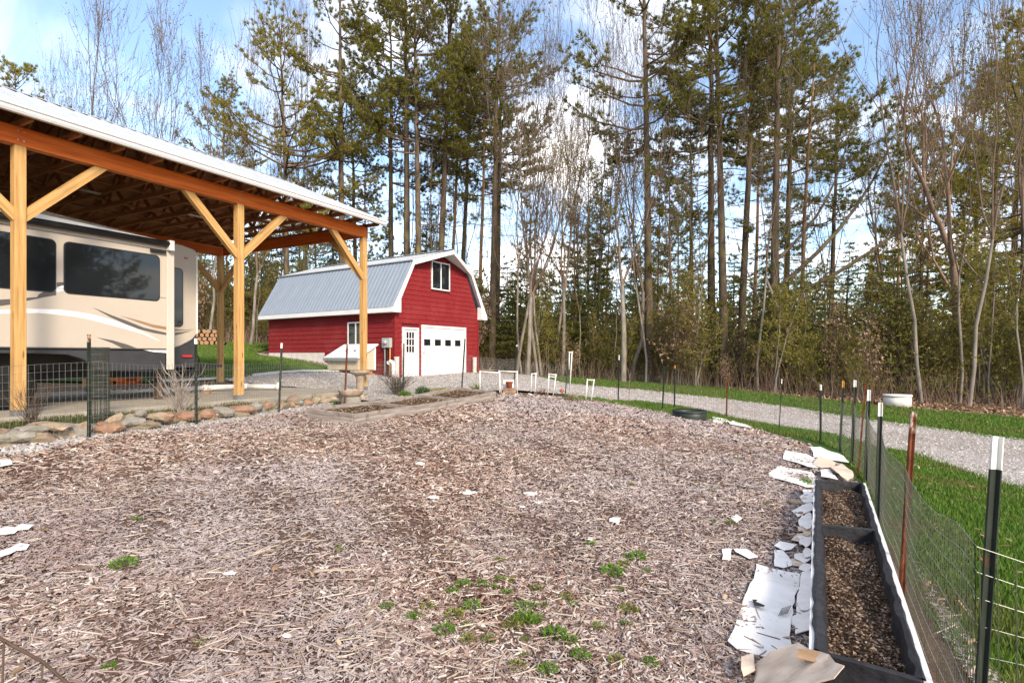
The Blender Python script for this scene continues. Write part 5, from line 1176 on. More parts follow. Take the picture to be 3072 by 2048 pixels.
# toy-like dark clutter at the garden end
ct = thing('garden_clutter', 'small dark metal clutter with a red lid near the tall pipe loop', 'clutter', (a.x, a.y, a.z)); MB().box(-.12, .22, -.08, .08, .0, .06).build('tray', BLACKM, ct, bev=.01); MB().box(-.02, .2, -.06, .06, .062, .1).build('tool_box', GREYBOX, ct, bev=.01); MB().tube([(.1, 0, .1), (.16, 0, .2)], [.08, .05], 10).build('red_lid', TERRA, ct, True)
# white drain pipe on the pad
dp = thing('drain_pipe', 'long white drain pipe lying on the concrete pad', 'pipe', (0, 0, 0))
P0 = at(318, 1172, 10.2); P0 = Vector((P0.x, P0.y, PADZ+.115)); pA = G(330, 1178); 
def padpt(px, py, dz): # on the pad plane
    Y = (CZ-PADZ-dz)/((py-HY)/F); return at(px, py, Y)
q = [padpt(325, 1175, .10), padpt(616, 1163, .10), padpt(738, 1158, .10), padpt(836, 1160, .08)]
dp.location = (q[0].x, q[0].y, PADZ)
for i, (a_, b_) in enumerate(zip(q[:-1], q[1:])):
    MB().tube([a_-dp.location, b_-dp.location], .062 if i else .055, 16).build('pipe_run', PVC, dp, True)
    MB().tube([b_-dp.location-(b_-a_).normalized()*.07, b_-dp.location+(b_-a_).normalized()*.05], .078, 16).build('coupling', PVC, dp, True)
MB().tube([q[-1]-dp.location+Vector((0, 0, -.07)), q[-1]-dp.location+Vector((0, 0, .12))], .05, 14).build('end_cap', PVC, dp, True)
for px_, lab in ((622, 'wooden block under the white drain pipe right of the camper'), (440, 'reddish block under the white drain pipe near the jack')):
    g = padpt(px_, 1180, .0); w_ = thing('pipe_block', lab, 'block', (g.x, g.y, PADZ)); MB().box(-.07, .07, -.07, .07, .0, .028).build('block_layer', TRUSSWOOD, w_, bev=.004); MB().box(-.06, .06, -.06, .06, .029, .048).build('block_layer', TRUSSWOOD, w_, bev=.004)
# timber cribbing stacked under the camper
g = padpt(375, 1165, 0); cr = thing('timber_cribbing', 'stack of timber cribbing blocks under the camper', 'cribbing', (g.x-.6, g.y+.9, PADZ), CRZ)
for k in range(5):
    for s in (-1, 1):
        if k % 2: MB().box(-.3, .3, s*.2-.07, s*.2+.07, k*.085, k*.085+.083).build('timber_block', BEAMWOOD, cr, bev=.004)
        else: MB().box(s*.2-.07, s*.2+.07, -.3, .3, k*.085, k*.085+.083).build('timber_block', BEAMWOOD, cr, bev=.004)
# white edging pipe between lawn and gravel
for a_, b_, lab in (((488,1146),(652,1138),'white edging strip along the lawn left of the back carport post'), ((760,1128),(1028,1117),'white edging strip along the lawn in front of the barn')):
    A = G(*a_); Bq = G(*b_); o = thing('lawn_edging', lab, 'edging', A); n_ = 4
    for k in range(n_): MB().bar(Vector((A.lerp(Bq, k/n_).x, A.lerp(Bq, k/n_).y, h(*A.lerp(Bq, k/n_)[:2])+.04))-A, Vector((A.lerp(Bq, (k+1)/n_-.004).x, A.lerp(Bq, (k+1)/n_-.004).y, h(*A.lerp(Bq, (k+1)/n_)[:2])+.04))-A, .07, .07).build('edging_board', WHITE, o)
# firewood pile beyond the lawn
fw = at(612, 1012, 30); fz_ = h(fw.x, fw.y); fp = thing('firewood_pile', 'stacked firewood logs at the edge of the left woods', 'firewood', (fw.x-.6, fw.y, fz_), .25)
LOGE = noisy('log_end', [(.24,.13,.07),(.36,.21,.12)], 9, 5, .8, .1); LOGB = noisy('log_bark', [(.06,.045,.035),(.13,.10,.075)], 9, 6, .9, .1, .3)
r = random.Random(8); lg = MB().tube([(0, -.25, 0), (0, .25, 0)], 1, 10).mesh('log', [LOGB, LOGE]); 
for p in lg.polygons: p.material_index = 1 if abs(p.normal.y) > .9 else 0
for row in range(4):
    for k in range(7-row):
        link('log', lg, fp, (k*.25+row*.12+r.uniform(-.03, .03), r.uniform(-.06, .06), .12+row*.2), (0, r.uniform(0, 6), 0), (.115*r.uniform(.8, 1.05), 1, .115*r.uniform(.8, 1.05)))
# ------------------------------------------------------------------ small plants and sticks
WEED = island('weed_leaf', [(.08,.18,.014),(.13,.26,.024),(.19,.31,.045)], .5, .3, .5)
WEEDY = island('yellow_weed_leaf', [(.10,.13,.02),(.17,.19,.03),(.22,.22,.05)], .5, .3, .3)
TWIGM = noisy('brown_twig', [(.055,.036,.026),(.11,.075,.055)], 8, 5, .85, .1)
PALETW = noisy('pale_twig', [(.24,.20,.17),(.36,.31,.27)], 8, 5, .85, .1)
def leaf_tuft(n, R, H, lw, seed, m, name='foliage'):
    r = np.random.default_rng(seed); a = r.uniform(0, 2*pi, n); rad = R*np.sqrt(r.random(n)); x = rad*np.cos(a); y = rad*np.sin(a)
    z = r.uniform(.005, H, n)*(1-.5*rad/R); d = np.stack([np.cos(a+r.normal(0, .7, n)), np.sin(a+r.normal(0, .7, n)), r.uniform(.2, 1.6, n)], 1); d /= np.linalg.norm(d, axis=1)[:, None]
    L = lw*r.uniform(1.2, 2.4, n); s = np.cross(d, r.normal(0, 1, (n, 3))); s /= np.linalg.norm(s, axis=1)[:, None]; s *= (lw*r.uniform(.3, .55, n))[:, None]
    c = np.stack([x, y, z], 1); e = d*L[:, None]; V = np.stack([c, c+e*.5+s, c+e, c+e*.5-s], 1).reshape(-1, 3); o = np.arange(n)[:, None]*4
    return newmesh(name, V, o+np.array([[0, 1, 2, 3]]), m)
WM = [leaf_tuft(110, .055, .05, .013, k, WEED if k % 3 else WEEDY) for k in range(6)]
def stem_mesh(n, R, H, r0, seed, m, name='stem', br=2, kink=.25):
    r = random.Random(seed); b = MB()
    for k in range(n):
        a = r.uniform(0, 2*pi); lean = r.uniform(.1, 1)*R; p = Vector((cos(a)*R*.08, sin(a)*R*.08, -.02)); hgt = H*r.uniform(.6, 1); P = [p]
        for i in range(1, 5): P.append(Vector((cos(a)*lean*(i/4)**1.2+r.uniform(-1, 1)*kink*R*.2, sin(a)*lean*(i/4)**1.2+r.uniform(-1, 1)*kink*R*.2, hgt*i/4)))
        b.tube(P, [r0, r0*.85, r0*.7, r0*.5, r0*.25], 4, False)
        for j in range(br):
            t = r.randint(1, 3); q = P[t]; aa = a+r.uniform(-1.5, 1.5); l_ = hgt*r.uniform(.2, .4)
            b.tube([q, q+Vector((cos(aa)*l_*.5, sin(aa)*l_*.5, l_*.45)), q+Vector((cos(aa)*l_*.7, sin(aa)*l_*.7, l_))], [r0*.5, r0*.35, r0*.15], 3, False)
    return b.mesh(name, m, fix=False)
WS = stem_mesh(6, .04, .05, .002, 3, TWIGM)
Z9 = lambda x, y: (1100+x/2.613, 1500+y/2.613)
W1 = [(1045,480,1),(750,670,1.3),(675,725,1),(1115,635,1.2),(1100,735,1.5),(1040,625,.9),(1320,705,1.1),(1210,840,1.6),(825,850,1.4),(690,920,1.9),(610,1040,1.8),(790,1000,1),(480,850,1.2),(160,845,1.1),(375,925,1.2),(915,1085,1.1),(965,1110,1.2),(1240,960,1.9),(1150,1000,1.6),(1310,950,1.4),(1475,1075,1.9),(1560,780,1.2),(1620,830,1.2),(1930,580,2.0),(2010,515,1.2),(2120,460,1.7),(1760,355,1.1),(2060,880,1.6),(2035,980,1.2),(1680,1240,1.7),(1960,1270,1.5),(2215,1290,1.8),(1420,1350,1.8),(1180,1320,1.3),(1600,1120,1.3),(1820,1010,1.1),(800,1110,1.1),(1240,1100,1),(2190,560,1),(1990,710,1),(1290,840,1),(1390,830,.9),(1240,1230,1.1),(900,660,1.1),(985,690,1.0),(1760,780,.8)]
W2 = [(x*D, y*D, s) for x, y, s in ((283,1303,2.4),(315,1195,1.2),(1680,1205,2.0),(1635,1200,1.0),(1760,1158,1.2),(1450,1115,1.2),(1380,1085,1),(1355,1250,.9),(1630,1020,1.3),(1850,1108,1.6),(250,1535,1),(460,1480,.9),(1690,1055,1.2),(780,1265,.9),(1640,1130,.9),(1440,1280,1.0))]
for i, (x, y, s) in enumerate([(*Z9(a, b), s) for a, b, s in W1]+W2):
    g = G(x, y, .03); r = random.Random(i)
    o = thing('weed', 'small green weed seedling sprouting through the mulch', 'weed', g, r.uniform(0, 6), 'weeds sprouting through the mulch'); s *= r.uniform(.6, 1.05)*.72; o.scale = (s, s, s)
    link('foliage', WM[i % 6], o); link('stem', WS, o)
# sticks lying on the mulch
STK = island('weathered_stick', [(.17,.12,.095),(.26,.20,.16),(.34,.28,.23),(.12,.08,.06)], .85, .1)
S1 = [((0,1452),(210,1378)),((720,1310),(840,1302)),((1660,795),(1880,835)),((240,835),(420,880)),((820,940),(1090,1010)),((1610,945),(1890,935)),((2190,930),(2200,1090)),((700,1290),(830,1300)),((1580,1070),(1690,960)),((10,1045),(300,960))]
sticks = [((0,1862),(275,1805)),((935,1717),(1090,1705))]+[(Z9(*a), Z9(*b)) for a, b in S1[2:]]+[((2200,1740),(2290,1880)),((1420,1700),(1560,1660)),((60,1975),(260,1930)),((520,1790),(560,1850)),((760,1660),(900,1610)),((1900,1420),(2160,1455)),((2050,1830),(2130,1990)),((600,1960),(690,1900)),((330,1480),(500,1440)),((1150,1880),(1330,1960))]
for i, (a, b_) in enumerate(sticks):
    A = G(*a, .045); B_ = G(*b_, .045); m_ = (A+B_)/2; r = random.Random(i+7); L = (B_-A).length
    P = [A-m_]; 
    for t in (.25, .5, .75): p = A.lerp(B_, t)+Vector((r.uniform(-.06, .06)*L, r.uniform(-.06, .06)*L, 0)); p.z = h(p.x, p.y)+.045; P.append(p-m_)
    P.append(B_-m_); r0 = r.uniform(.004, .009)
    tag(MB().tube(P, [r0, r0*1.1, r0, r0*.8, r0*.5], 7).build('stick', STK, None, True, m_), 'weathered bent stick lying on the mulch', 'stick', 'sticks on the mulch')
# bent branch in the near left corner
A = at(-60, 1880, 2.35); B_ = at(215, 2060, 2.25); br = thing('garden_stake_branch', 'thin brown branch arching through the near left corner', 'branch', (A.x, A.y, h(A.x, A.y)))
Lx = Vector(br.location)
MB().tube([A-Lx, at(20, 1925, 2.35)-Lx, at(75, 1955, 2.33)-Lx, at(130, 1985, 2.3)-Lx, B_-Lx, at(260, 2110, 2.2)-Lx], [.007, .007, .0065, .006, .006, .005], 8).build('arching_stem', TWIGM, br, True)
for px_, py_ in ((12, 1925), (128, 1985)):
    t_ = at(px_, py_, 2.33); MB().tube([t_-Lx, Vector((t_.x-.02, t_.y, h(t_.x, t_.y)-.02))-Lx], [.004, .005], 6).build('side_stem', TWIGM, br, True)
# yucca
YUC = island('yucca_blade', [(.10,.13,.04),(.17,.19,.07),(.26,.26,.13)], .5, .3, .2)
def blade_plant(name, label, cat, g, n, L, w, m, seed, up=.6):
    r = random.Random(seed); o = thing(name, label, cat, g); b = MB()
    for k in range(n):
        a = r.uniform(0, 2*pi); e = r.uniform(up-.45, up+.5); l_ = L*r.uniform(.6, 1); d = Vector((cos(a)*cos(e), sin(a)*cos(e), sin(e))); s = Vector((-sin(a), cos(a), 0))*w/2
        mid = d*l_*.5+Vector((0, 0, .03*l_)); tip = d*l_-Vector((0, 0, .08*l_))
        b.add([-s, s, mid+s, mid-s, tip, mid-Vector((0, 0, w*.3))], [(0,1,2,3),(3,2,4),(1,0,5),(5,4,2),(4,5,3)])
    b.build('leaves', m, o, fix=False); MB().lathe([(w*1.5, -.03), (w*1.2, .04), (.004, .06)], 8).build('crown_base', TWIGM, o); return o
g = G(1428, 1172); blade_plant('yucca', 'spiky pale green yucca behind the raised bed', 'plant', g, 46, 30/F*g.y*1.25, .03, YUC, 2)
g = at(940, 1195, 12.6); g.z = h(g.x, g.y); blade_plant('iris_clump', 'green sword-leaf clump on the stone edging', 'plant', g, 26, .27, .022, WEED, 4, 1.05)
g = G(1000, 1222); blade_plant('iris_clump', 'low green leaf clump at the back corner of the raised bed', 'plant', g, 20, .17, .02, WEED, 5, .9)
def bush(name, label, px, py, R, H, n, seed, tm, leaf=None, nl=0, lw=.02, br=3, r0=.006, dz=0, Y=None):
    g = G(px, py) if Y is None else at(px, py, Y)
    if Y is not None: g.z = h(g.x, g.y)
    o = thing(name, label, 'shrub' if 'shrub' in name else 'plant', (g.x, g.y, g.z+dz)); link('stems', stem_mesh(n, R, H, r0, seed, tm, br=br), o)
    if leaf: link('foliage', leaf_tuft(nl, R*.9, H*.8, lw, seed, leaf), o)
    return o
bush('twiggy_shrub', 'bushy brown twiggy shrub in front of the barn meter', 1192, 1186, .62, .62, 90, 1, TWIGM, WEEDY, 500, .012, 5)
bush('green_clump', 'bright green leafy clump right of the twiggy shrub', 1214, 1190, .17, .22, 10, 2, TWIGM, WEED, 500, .022, 1, .003)
bush('green_clump', 'dark green leafy clump behind the raised bed middle', 1268, 1182, .20, .30, 10, 3, TWIGM, island('deep_green_leaf', [(.02,.075,.012),(.035,.11,.018)], .5, .3, .3), 700, .022, 1, .003)
bush('flowering_cover', 'low yellow-green flowering ground cover behind the raised bed', 1340, 1174, .55, .14, 14, 4, TWIGM, island('yellow_flower', [(.30,.26,.02),(.22,.22,.03),(.12,.16,.03)], .5, .2, .3), 900, .02, 1, .003)
bush('twiggy_shrub', 'bare pale twiggy shrub behind the fence by the camper jack', 545, 1248, .52, .95, 20, 5, PALETW, None, 0, 0, 6, .009, 0, 9.35)
bush('twiggy_shrub', 'dark bare twiggy shrub at the foot of the first carport post', 95, 1255, .50, .62, 40, 6, TWIGM, None, 0, 0, 3, .004, 0, 7.7)
bush('dry_plant', 'dry grassy tuft at the garden end right of the pipe loop', 1715, 1206, .30, .34, 60, 7, island('dry_stalk', [(.20,.16,.09),(.30,.25,.14),(.14,.13,.06)], .8, .1), STG, 260, .022, 1, .0035)
bush('dry_plant', 'dry leafy tuft between the two small pipe frames', 1625, 1188, .25, .30, 30, 8, TWIGM, LEAFM, 90, .025, 2, .003)
bush('leafy_plant', 'small leafy green plant on cardboard by the planter far corner', 2436, 1462, .13, .14, 10, 9, TWIGM, WEED, 130, .022, 1, .003)
bush('moss_plant', 'creeping green plant at the foot of the middle carport post', 700, 1222, .5, .16, 16, 10, TWIGM, island('creeper_leaf', [(.05,.07,.02),(.08,.11,.03)], .5, .2, .3), 800, .018, 1, .003, 0, 10.9)
bush('dry_plant', 'tan dry grass heap between two groups of edging stones', 808, 1236, .26, .24, 90, 11, island('tan_stalk', [(.34,.26,.16),(.44,.36,.24)], .8, .1), None, 0, 0, 0, .003, 0, 10.9)
bush('twiggy_shrub', 'thin bare twig shrub between pipe frame and raised bed end', 1488, 1186, .22, .40, 9, 12, TWIGM, None, 0, 0, 3, .003)
g = G(1826, 1206); tag(link('boulder', rock('boulder', .11, .09, .12, STC[0], 31), None, g), 'small upright tan stone at the garden end', 'stone')
g = G(1878, 1122); tag(link('boulder', rock('boulder', .38, .3, .26, STC[2], 32), None, g), 'pale orange boulder at the edge of the woods', 'boulder')
g = G(1978, 1140); tag(link('boulder', rock('boulder', .3, .25, .35, STC[1], 33), None, g), 'grey mossy boulder at the edge of the woods', 'boulder')
# ------------------------------------------------------------------ trees
def tubes_np(segs):
    """segs: list of (points list, radii list, sides) -> V, F (quads)"""
    V = []; Fq = []; o = 0
    for P, R, n in segs:
        P = np.asarray(P, float); m = len(P); d = np.gradient(P, axis=0); d /= np.linalg.norm(d, axis=1)[:, None]+1e-9
        ref = np.array([0, 0, 1.]) if abs(d[0, 2]) < .9 else np.array([1., 0, 0])
        a = np.cross(d, ref); a /= np.linalg.norm(a, axis=1)[:, None]+1e-9; b = np.cross(d, a)
        t = np.arange(n)*2*pi/n; R = np.asarray(R)[:, None, None]
        ring = P[:, None]+R*(np.cos(t)[None, :, None]*a[:, None]+np.sin(t)[None, :, None]*b[:, None]); V.append(ring.reshape(-1, 3))
        i = np.arange(m-1)[:, None]*n; k = np.arange(n)[None]; k2 = (k+1) % n
        Fq.append(np.stack([i+k, i+k2, i+n+k2, i+n+k], -1).reshape(-1, 4)+o); o += m*n
    return np.concatenate(V), np.concatenate(Fq)
def needles(C, Dv, k, L, w, r, spread=.9, droop=0.):
    """k thin triangles at every centre C around direction Dv"""
    n = len(C); C = np.repeat(C, k, 0); Dv = np.repeat(Dv, k, 0); d = Dv+r.normal(0, spread, (n*k, 3)); d[:, 2] += droop; d /= np.linalg.norm(d, axis=1)[:, None]
    l_ = (L*r.uniform(.7, 1.25, n*k))[:, None]; s = np.cross(d, r.normal(0, 1, (n*k, 3))); s /= np.linalg.norm(s, axis=1)[:, None]; s *= w*r.uniform(.7, 1.3, n*k)[:, None]/2
    b = C+r.normal(0, .03, (n*k, 3)); V = np.stack([b-s, b+s, b+d*l_], 1).reshape(-1, 3); return V, np.arange(n*k*3).reshape(-1, 3)
def woody(V1, F1, V2, F2, m1, m2):
    return newmesh('trunk', np.concatenate([V1, V2]), np.concatenate([F1, F2+len(V1)]), [m1, m2], True, np.concatenate([np.zeros(len(F1)), np.ones(len(F2))]))
def bark(name, c, sc=5., st=(1, 1, .25), moss=None): return noisy(name, c, sc, 8, .92, .1, .6, None, st, dirt=moss)
PBARK = bark('pine_bark', [(.045,.034,.026),(.095,.070,.052),(.16,.12,.088)], moss=((.16,.14,.045), 1.1, .50, .65))
OBARK = bark('orange_pine_bark', [(.11,.06,.035),(.22,.125,.07),(.30,.19,.11)])
GBARK = bark('grey_bark', [(.11,.095,.08),(.19,.165,.14),(.28,.25,.215)], moss=((.13,.12,.06), 1.3, .55, .5))
DBARK = bark('twig_bark', [(.075,.054,.040),(.135,.098,.072),(.20,.15,.112)])
NEED = island('pine_needles', [(.075,.09,.016),(.145,.15,.024),(.23,.21,.034),(.30,.25,.05)], .55, .25, .5)
NEEDL = island('young_pine_needles', [(.13,.13,.016),(.22,.20,.026),(.32,.27,.04),(.40,.32,.06)], .55, .25, .5)
HEML = island('hemlock_needles', [(.055,.08,.016),(.095,.12,.024),(.15,.16,.036),(.21,.19,.055)], .55, .25, .45)
BUDM = island('spring_buds', [(.12,.10,.03),(.19,.17,.045),(.24,.22,.07),(.18,.09,.05)], .6, .2, .4)
OLIVE = island('spring_leaves', [(.13,.13,.024),(.20,.195,.036),(.28,.26,.055),(.27,.20,.09)], .6, .2, .5)

def make_pine(name, seed, H, r0, cs, live, dead=.62, bk=None, nd=None, fork=False, dens=1.0):
    r = np.random.default_rng(seed); segs = []; TC = []; TD = []
    nz_ = int(H/1.2); zt = np.linspace(-.2, H, nz_); wob = np.cumsum(r.normal(0, .045, (nz_, 2)), 0)*(np.linspace(0, 1, nz_)[:, None]); wob -= wob[0]
    tr = np.maximum(r0*(1-zt/H*.93)**.85, .02); tr[0] *= 1.35; tr[1] *= 1.05
    tp = np.stack([wob[:, 0], wob[:, 1], zt], 1); tseg = [(tp, tr, 12)]
    cen = lambda z: np.array([np.interp(z, zt, wob[:, 0]), np.interp(z, zt, wob[:, 1]), z])
    def live_branch(p, az, el, L, rad):
        d = np.array([cos(az)*cos(el), sin(az)*cos(el), sin(el)]); m = 6; P = [p]
        for i in range(1, m):
            t = i/(m-1); q = p+d*L*t; q[2] += -.16*L*t*(1-t)*1.5+.20*L*t*t; q += r.normal(0, .035*L*t, 3)*[1, 1, .5]; P.append(q)
        P = np.array(P); segs.append((P, np.linspace(rad, rad*.25, m), 4))
        s = r.uniform(.32, .5)
        while s < 1.0:
            i = min(int(s*(m-1)), m-2); f = s*(m-1)-i; q = P[i]*(1-f)+P[i+1]*f
            for sd in (-1, 1):
                if r.random() > .85*dens: continue
                a2 = az+sd*r.uniform(.5, 1.1); l2 = (.34*L*(1.1-s)+.28)*r.uniform(.7, 1.2); e2 = el*.5+r.uniform(.0, .5)
                dd = np.array([cos(a2)*cos(e2), sin(a2)*cos(e2), sin(e2)]); q2 = q+dd*l2*.55+[0, 0, -.02]; q3 = q+dd*l2+[0, 0, .06*l2]
                segs.append((np.array([q, q2, q3]), [rad*.35, rad*.22, .006], 3))
                for t in np.arange(.45, 1.03, .15/max(l2, .3)): TC.append(q+dd*l2*t+r.normal(0, .10, 3)); TD.append(dd*.7+[0, 0, .6])
            s += .30/L*1.15
        TC.append(P[-1]); TD.append(d+[0, 0, .4])
    z = H*.16
    while z < H-.35:
        fr = (z-cs)/(H-cs); nb = r.integers(2, 5)
        for _ in range(nb):
            az = r.uniform(0, 2*pi); p = cen(z+r.uniform(-.15, .15))
            if fr < 0:
                if r.random() > dead*(.35+.65*z/cs): continue
                L = r.uniform(.7, 3.0)*(.6+.5*z/cs); el = r.uniform(-.25, .3); rad = .014+.008*L
                d = np.array([cos(az)*cos(el), sin(az)*cos(el), sin(el)]); P = np.array([p+d*L*t+np.array([0, 0, -.10*L*t*t])+r.normal(0, .04*L*t, 3) for t in (0, .3, .6, 1.)]); segs.append((P, np.linspace(rad, .006, 4), 4))
                for k in range(r.integers(1, 5)):
                    t = r.uniform(.35, .95); q = p+d*L*t+np.array([0, 0, -.1*L*t*t]); a2 = az+r.choice([-1, 1])*r.uniform(.4, 1.2); l2 = r.uniform(.25, .9); segs.append((np.array([q, q+np.array([cos(a2), sin(a2), r.uniform(-.3, .3)])*l2]), [rad*.4, .004], 3))
                if r.random() < .10+.10*z/cs:
                    for t in (.6, .75, .9, 1.): 
                        for _k in range(3): TC.append(p+d*L*t+r.normal(0, .16, 3)); TD.append(d*.6+[0, 0, .5])
            else:
                prof = (.45+.55*sin(pi*min(1, .22+fr*.78)))*(1-.55*fr); L = live*prof*r.uniform(.6, 1.15); el = .05+.75*fr**1.4+r.uniform(-.15, .2)
                if r.random() < .90: live_branch(p, az, el, max(L, .5), .016+.012*L)
        z += (r.uniform(.5, 1.5) if fr < 0 else r.uniform(.45, .95)) if fr < .85 else .3
    if fork:   # long limbs sweeping up to one side
        for (z0, az, el, L, rad) in ((H*.20, .15, .95, 13, .13), (H*.17, -.12, .72, 14.5, .12), (H*.26, .3, 1.05, 10, .09)):
            p = cen(z0); d = np.array([cos(az)*cos(el), sin(az)*cos(el), sin(el)]); P = np.array([p+d*L*t+np.array([.6*sin(pi*t), 0, -1.0*sin(pi*t)*.8]) for t in np.linspace(0, 1, 9)]); tseg.append((P, np.linspace(rad, .02, 9), 7))
            for t in np.linspace(.58, 1, 8):
                i = min(int(t*8), 7); q = P[i]*(1-(t*8-i))+P[i+1]*(t*8-i)
                for sd in (-1, 1): live_branch(q, az+sd*r.uniform(.4, 1.5), r.uniform(.0, .6), r.uniform(1.0, 2.3), .022)
    V1, F1 = tubes_np(tseg); V2, F2 = tubes_np(segs); TC = np.array(TC); TD = np.array(TD)
    nv, nf = needles(TC, TD, 25, .22, .032, r, .68)
    return {'trunk': woody(V1, F1, V2, F2, bk or PBARK, DBARK), 'crown': newmesh('crown', nv, nf, nd or NEED)}
def make_bare(seed, H, r0, levels=5, spread=.5, bk=None, buds=0, first=.32, budm=None):
    r = np.random.default_rng(seed); segs = []; tips = []; tseg = []
    def grow(p, d, L, rad, lv):
        m = 5; P = [p]; dd = d.copy()
        for i in range(1, m):
            dd = dd+r.normal(0, .085, 3); dd[2] += .035*(lv+1); dd /= np.linalg.norm(dd); P.append(P[-1]+dd*L/(m-1))
        P = np.array(P); (tseg if lv == 0 else segs).append((P, np.linspace(rad, rad*(.62 if lv else .66), m), 10 if lv == 0 else (5 if lv < 3 else 3)))
        if lv >= levels: tips.append(P[-1]); tips.append(P[2]); return
        k = r.integers(2, 4)
        for j in range(k):
            n_ = r.normal(0, 1, 3); n_ -= n_.dot(dd)*dd; n_ /= np.linalg.norm(n_); s = spread*r.uniform(.5, 1.15)*(.55 if j == 0 else 1)
            d2 = dd*cos(s)+n_*sin(s); grow(P[-1], d2, L*r.uniform(.62, .85), max(rad*.66*(.9 if j == 0 else .70), .0075), lv+1)
        if lv >= 0:
            for j in range(r.integers(1, 4)):
                i = r.integers(1, m-1); n_ = r.normal(0, 1, 3); n_ -= n_.dot(dd)*dd; n_ /= np.linalg.norm(n_); d2 = dd*cos(.8)+n_*sin(.8)
                if lv > 0 or i > 2: grow(P[i], d2, L*r.uniform(.4, .62), max(rad*.32, .0075), min(lv+2, levels))
    grow(np.array([0, 0, -.15]), np.array([r.normal(0, .03), r.normal(0, .03), 1.]), H*first, r0, 0)
    V1, F1 = tubes_np(tseg); V2, F2 = tubes_np(segs)
    out = {'trunk': woody(V1, F1, V2, F2, bk or GBARK, DBARK if bk is None else bk)}
    if buds:
        T = np.array(tips); T = T[r.integers(0, len(T), buds)]+r.normal(0, .12, (buds, 3)); nv, nf = needles(T, np.tile([0, 0, .4], (buds, 1)), 2, .085, .05, r, .9); out['crown'] = newmesh('crown', nv, nf, budm or BUDM)
    return out
def make_hemlock(seed, H, R, nd=None, droop=-.25, dens=1., low=.06):
    r = np.random.default_rng(seed); segs = []; TC = []; TD = []; z = H*low
    tseg = [(np.array([[0, 0, -.1], [r.normal(0, .08), r.normal(0, .08), H*.5], [0, 0, H]]), [.012*H+.02, .008*H, .01], 7)]
    while z < H-.15:
        t = z/H
        for _ in range(r.integers(3, 6)):
            az = r.uniform(0, 2*pi); L = (R*(1-t)**.8*(.5+.5*min(1, t*4))+.2)*r.uniform(.55, 1.15); el = .25*t+droop*.3+r.uniform(-.15, .15); d = np.array([cos(az)*cos(el), sin(az)*cos(el), sin(el)]); p = np.array([0, 0, z])
            P = np.array([p+d*L*s+np.array([0, 0, droop*.35*L*s*s]) for s in (0, .4, .75, 1)]); segs.append((P, np.linspace(.008+.006*L, .003, 4), 3))
            for s in np.arange(.2, 1.02, .16/max(L, .3)/dens):
                q = p+d*L*s+np.array([0, 0, droop*.35*L*s*s])
                for sd in (-1, 1):
                    a2 = az+sd*r.uniform(.5, 1.1); l2 = (.32*L*(1.15-s)+.12)*r.uniform(.6, 1.2); dd = np.array([cos(a2), sin(a2), r.uniform(-.35, .15)])
                    for u in np.arange(.2, 1.05, .16/max(l2, .2)): TC.append(q+dd*l2*u+r.normal(0, .025, 3)); TD.append(dd*.9)
        z += r.uniform(.26, .46)
    V1, F1 = tubes_np(tseg); V2, F2 = tubes_np(segs); nv, nf = needles(np.array(TC), np.array(TD), 5, .13, .04, r, .55, -.05)
    return {'trunk': woody(V1, F1, V2, F2, PBARK, DBARK), 'crown': newmesh('crown', nv, nf, nd or HEML)}
def make_sapling(seed, H, stems, leaves, m, bk):
    r = np.random.default_rng(seed); tseg = []; segs = []; T = []
    for s in range(stems):
        a = r.uniform(0, 2*pi); ln = r.uniform(.03, .22)*H; hgt = H*r.uniform(.7, 1); P = np.array([[cos(a)*(.1*s+ln*t**1.5)+r.normal(0, .03), sin(a)*(.1*s+ln*t**1.5)+r.normal(0, .03), hgt*t-.1*(t == 0)] for t in np.linspace(0, 1, 8)]); r0 = .008+.0045*H
        tseg.append((P, np.linspace(r0, .004, 8), 6))
        for k in range(int(H*5)):
            t = r.uniform(.2, .98); i = min(int(t*7), 6); q = P[i]*(1-(t*7-i))+P[i+1]*(t*7-i); a2 = r.uniform(0, 2*pi); L = (.25+.2*H*(1-t))*r.uniform(.5, 1); e = r.uniform(.2, 1.0); d = np.array([cos(a2)*cos(e), sin(a2)*cos(e), sin(e)])
            q2 = q+d*L*.55+r.normal(0, .04, 3); q3 = q+d*L+[0, 0, .08*L]; segs.append((np.array([q, q2, q3]), [.007, .005, .0025], 3))
            for j in range(3):
                a3 = a2+r.uniform(-1.2, 1.2); q4 = q2+np.array([cos(a3), sin(a3), r.uniform(.1, .9)])*L*.4; segs.append((np.array([q2, q4]), [.004, .002], 3)); T.append(q4)
            T += [q2, q3]
    V1, F1 = tubes_np(tseg); V2, F2 = tubes_np(segs); out = {'trunk': woody(V1, F1, V2, F2, bk, DBARK)}
    if leaves: T = np.array(T); T = T[r.integers(0, len(T), leaves)]+r.normal(0, .09, (leaves, 3)); nv, nf = needles(T, np.tile([0, 0, .2], (leaves, 1)), 3, .085, .055, r, 1.); out['crown'] = newmesh('crown', nv, nf, m)
    return out
def plant(name, parts, label, cat, x, y, rz, s=1., tilt=(0, 0), group=None, sz=None, dz=-.06):
    o = thing(name, label, cat, (x, y, h(x, y)+dz), 0, group); o.rotation_mode = 'ZYX'; o.rotation_euler = (tilt[0], tilt[1], rz); o.scale = (s, s, sz or s)
    for k, me in parts.items(): link(k, me, o)
    return o
PINES = [make_pine('p', 1, 27, .26, 13.4, 5.2, .5), make_pine('p', 2, 28, .27, 14.2, 5.6, .5), make_pine('p', 3, 26, .24, 12.0, 4.8, .6), make_pine('p', 4, 24, .15, 14.0, 3.4, .5, OBARK)]
PFORK = make_pine('p', 6, 25, .24, 14.5, 3.4, .7, None, NEED, True)
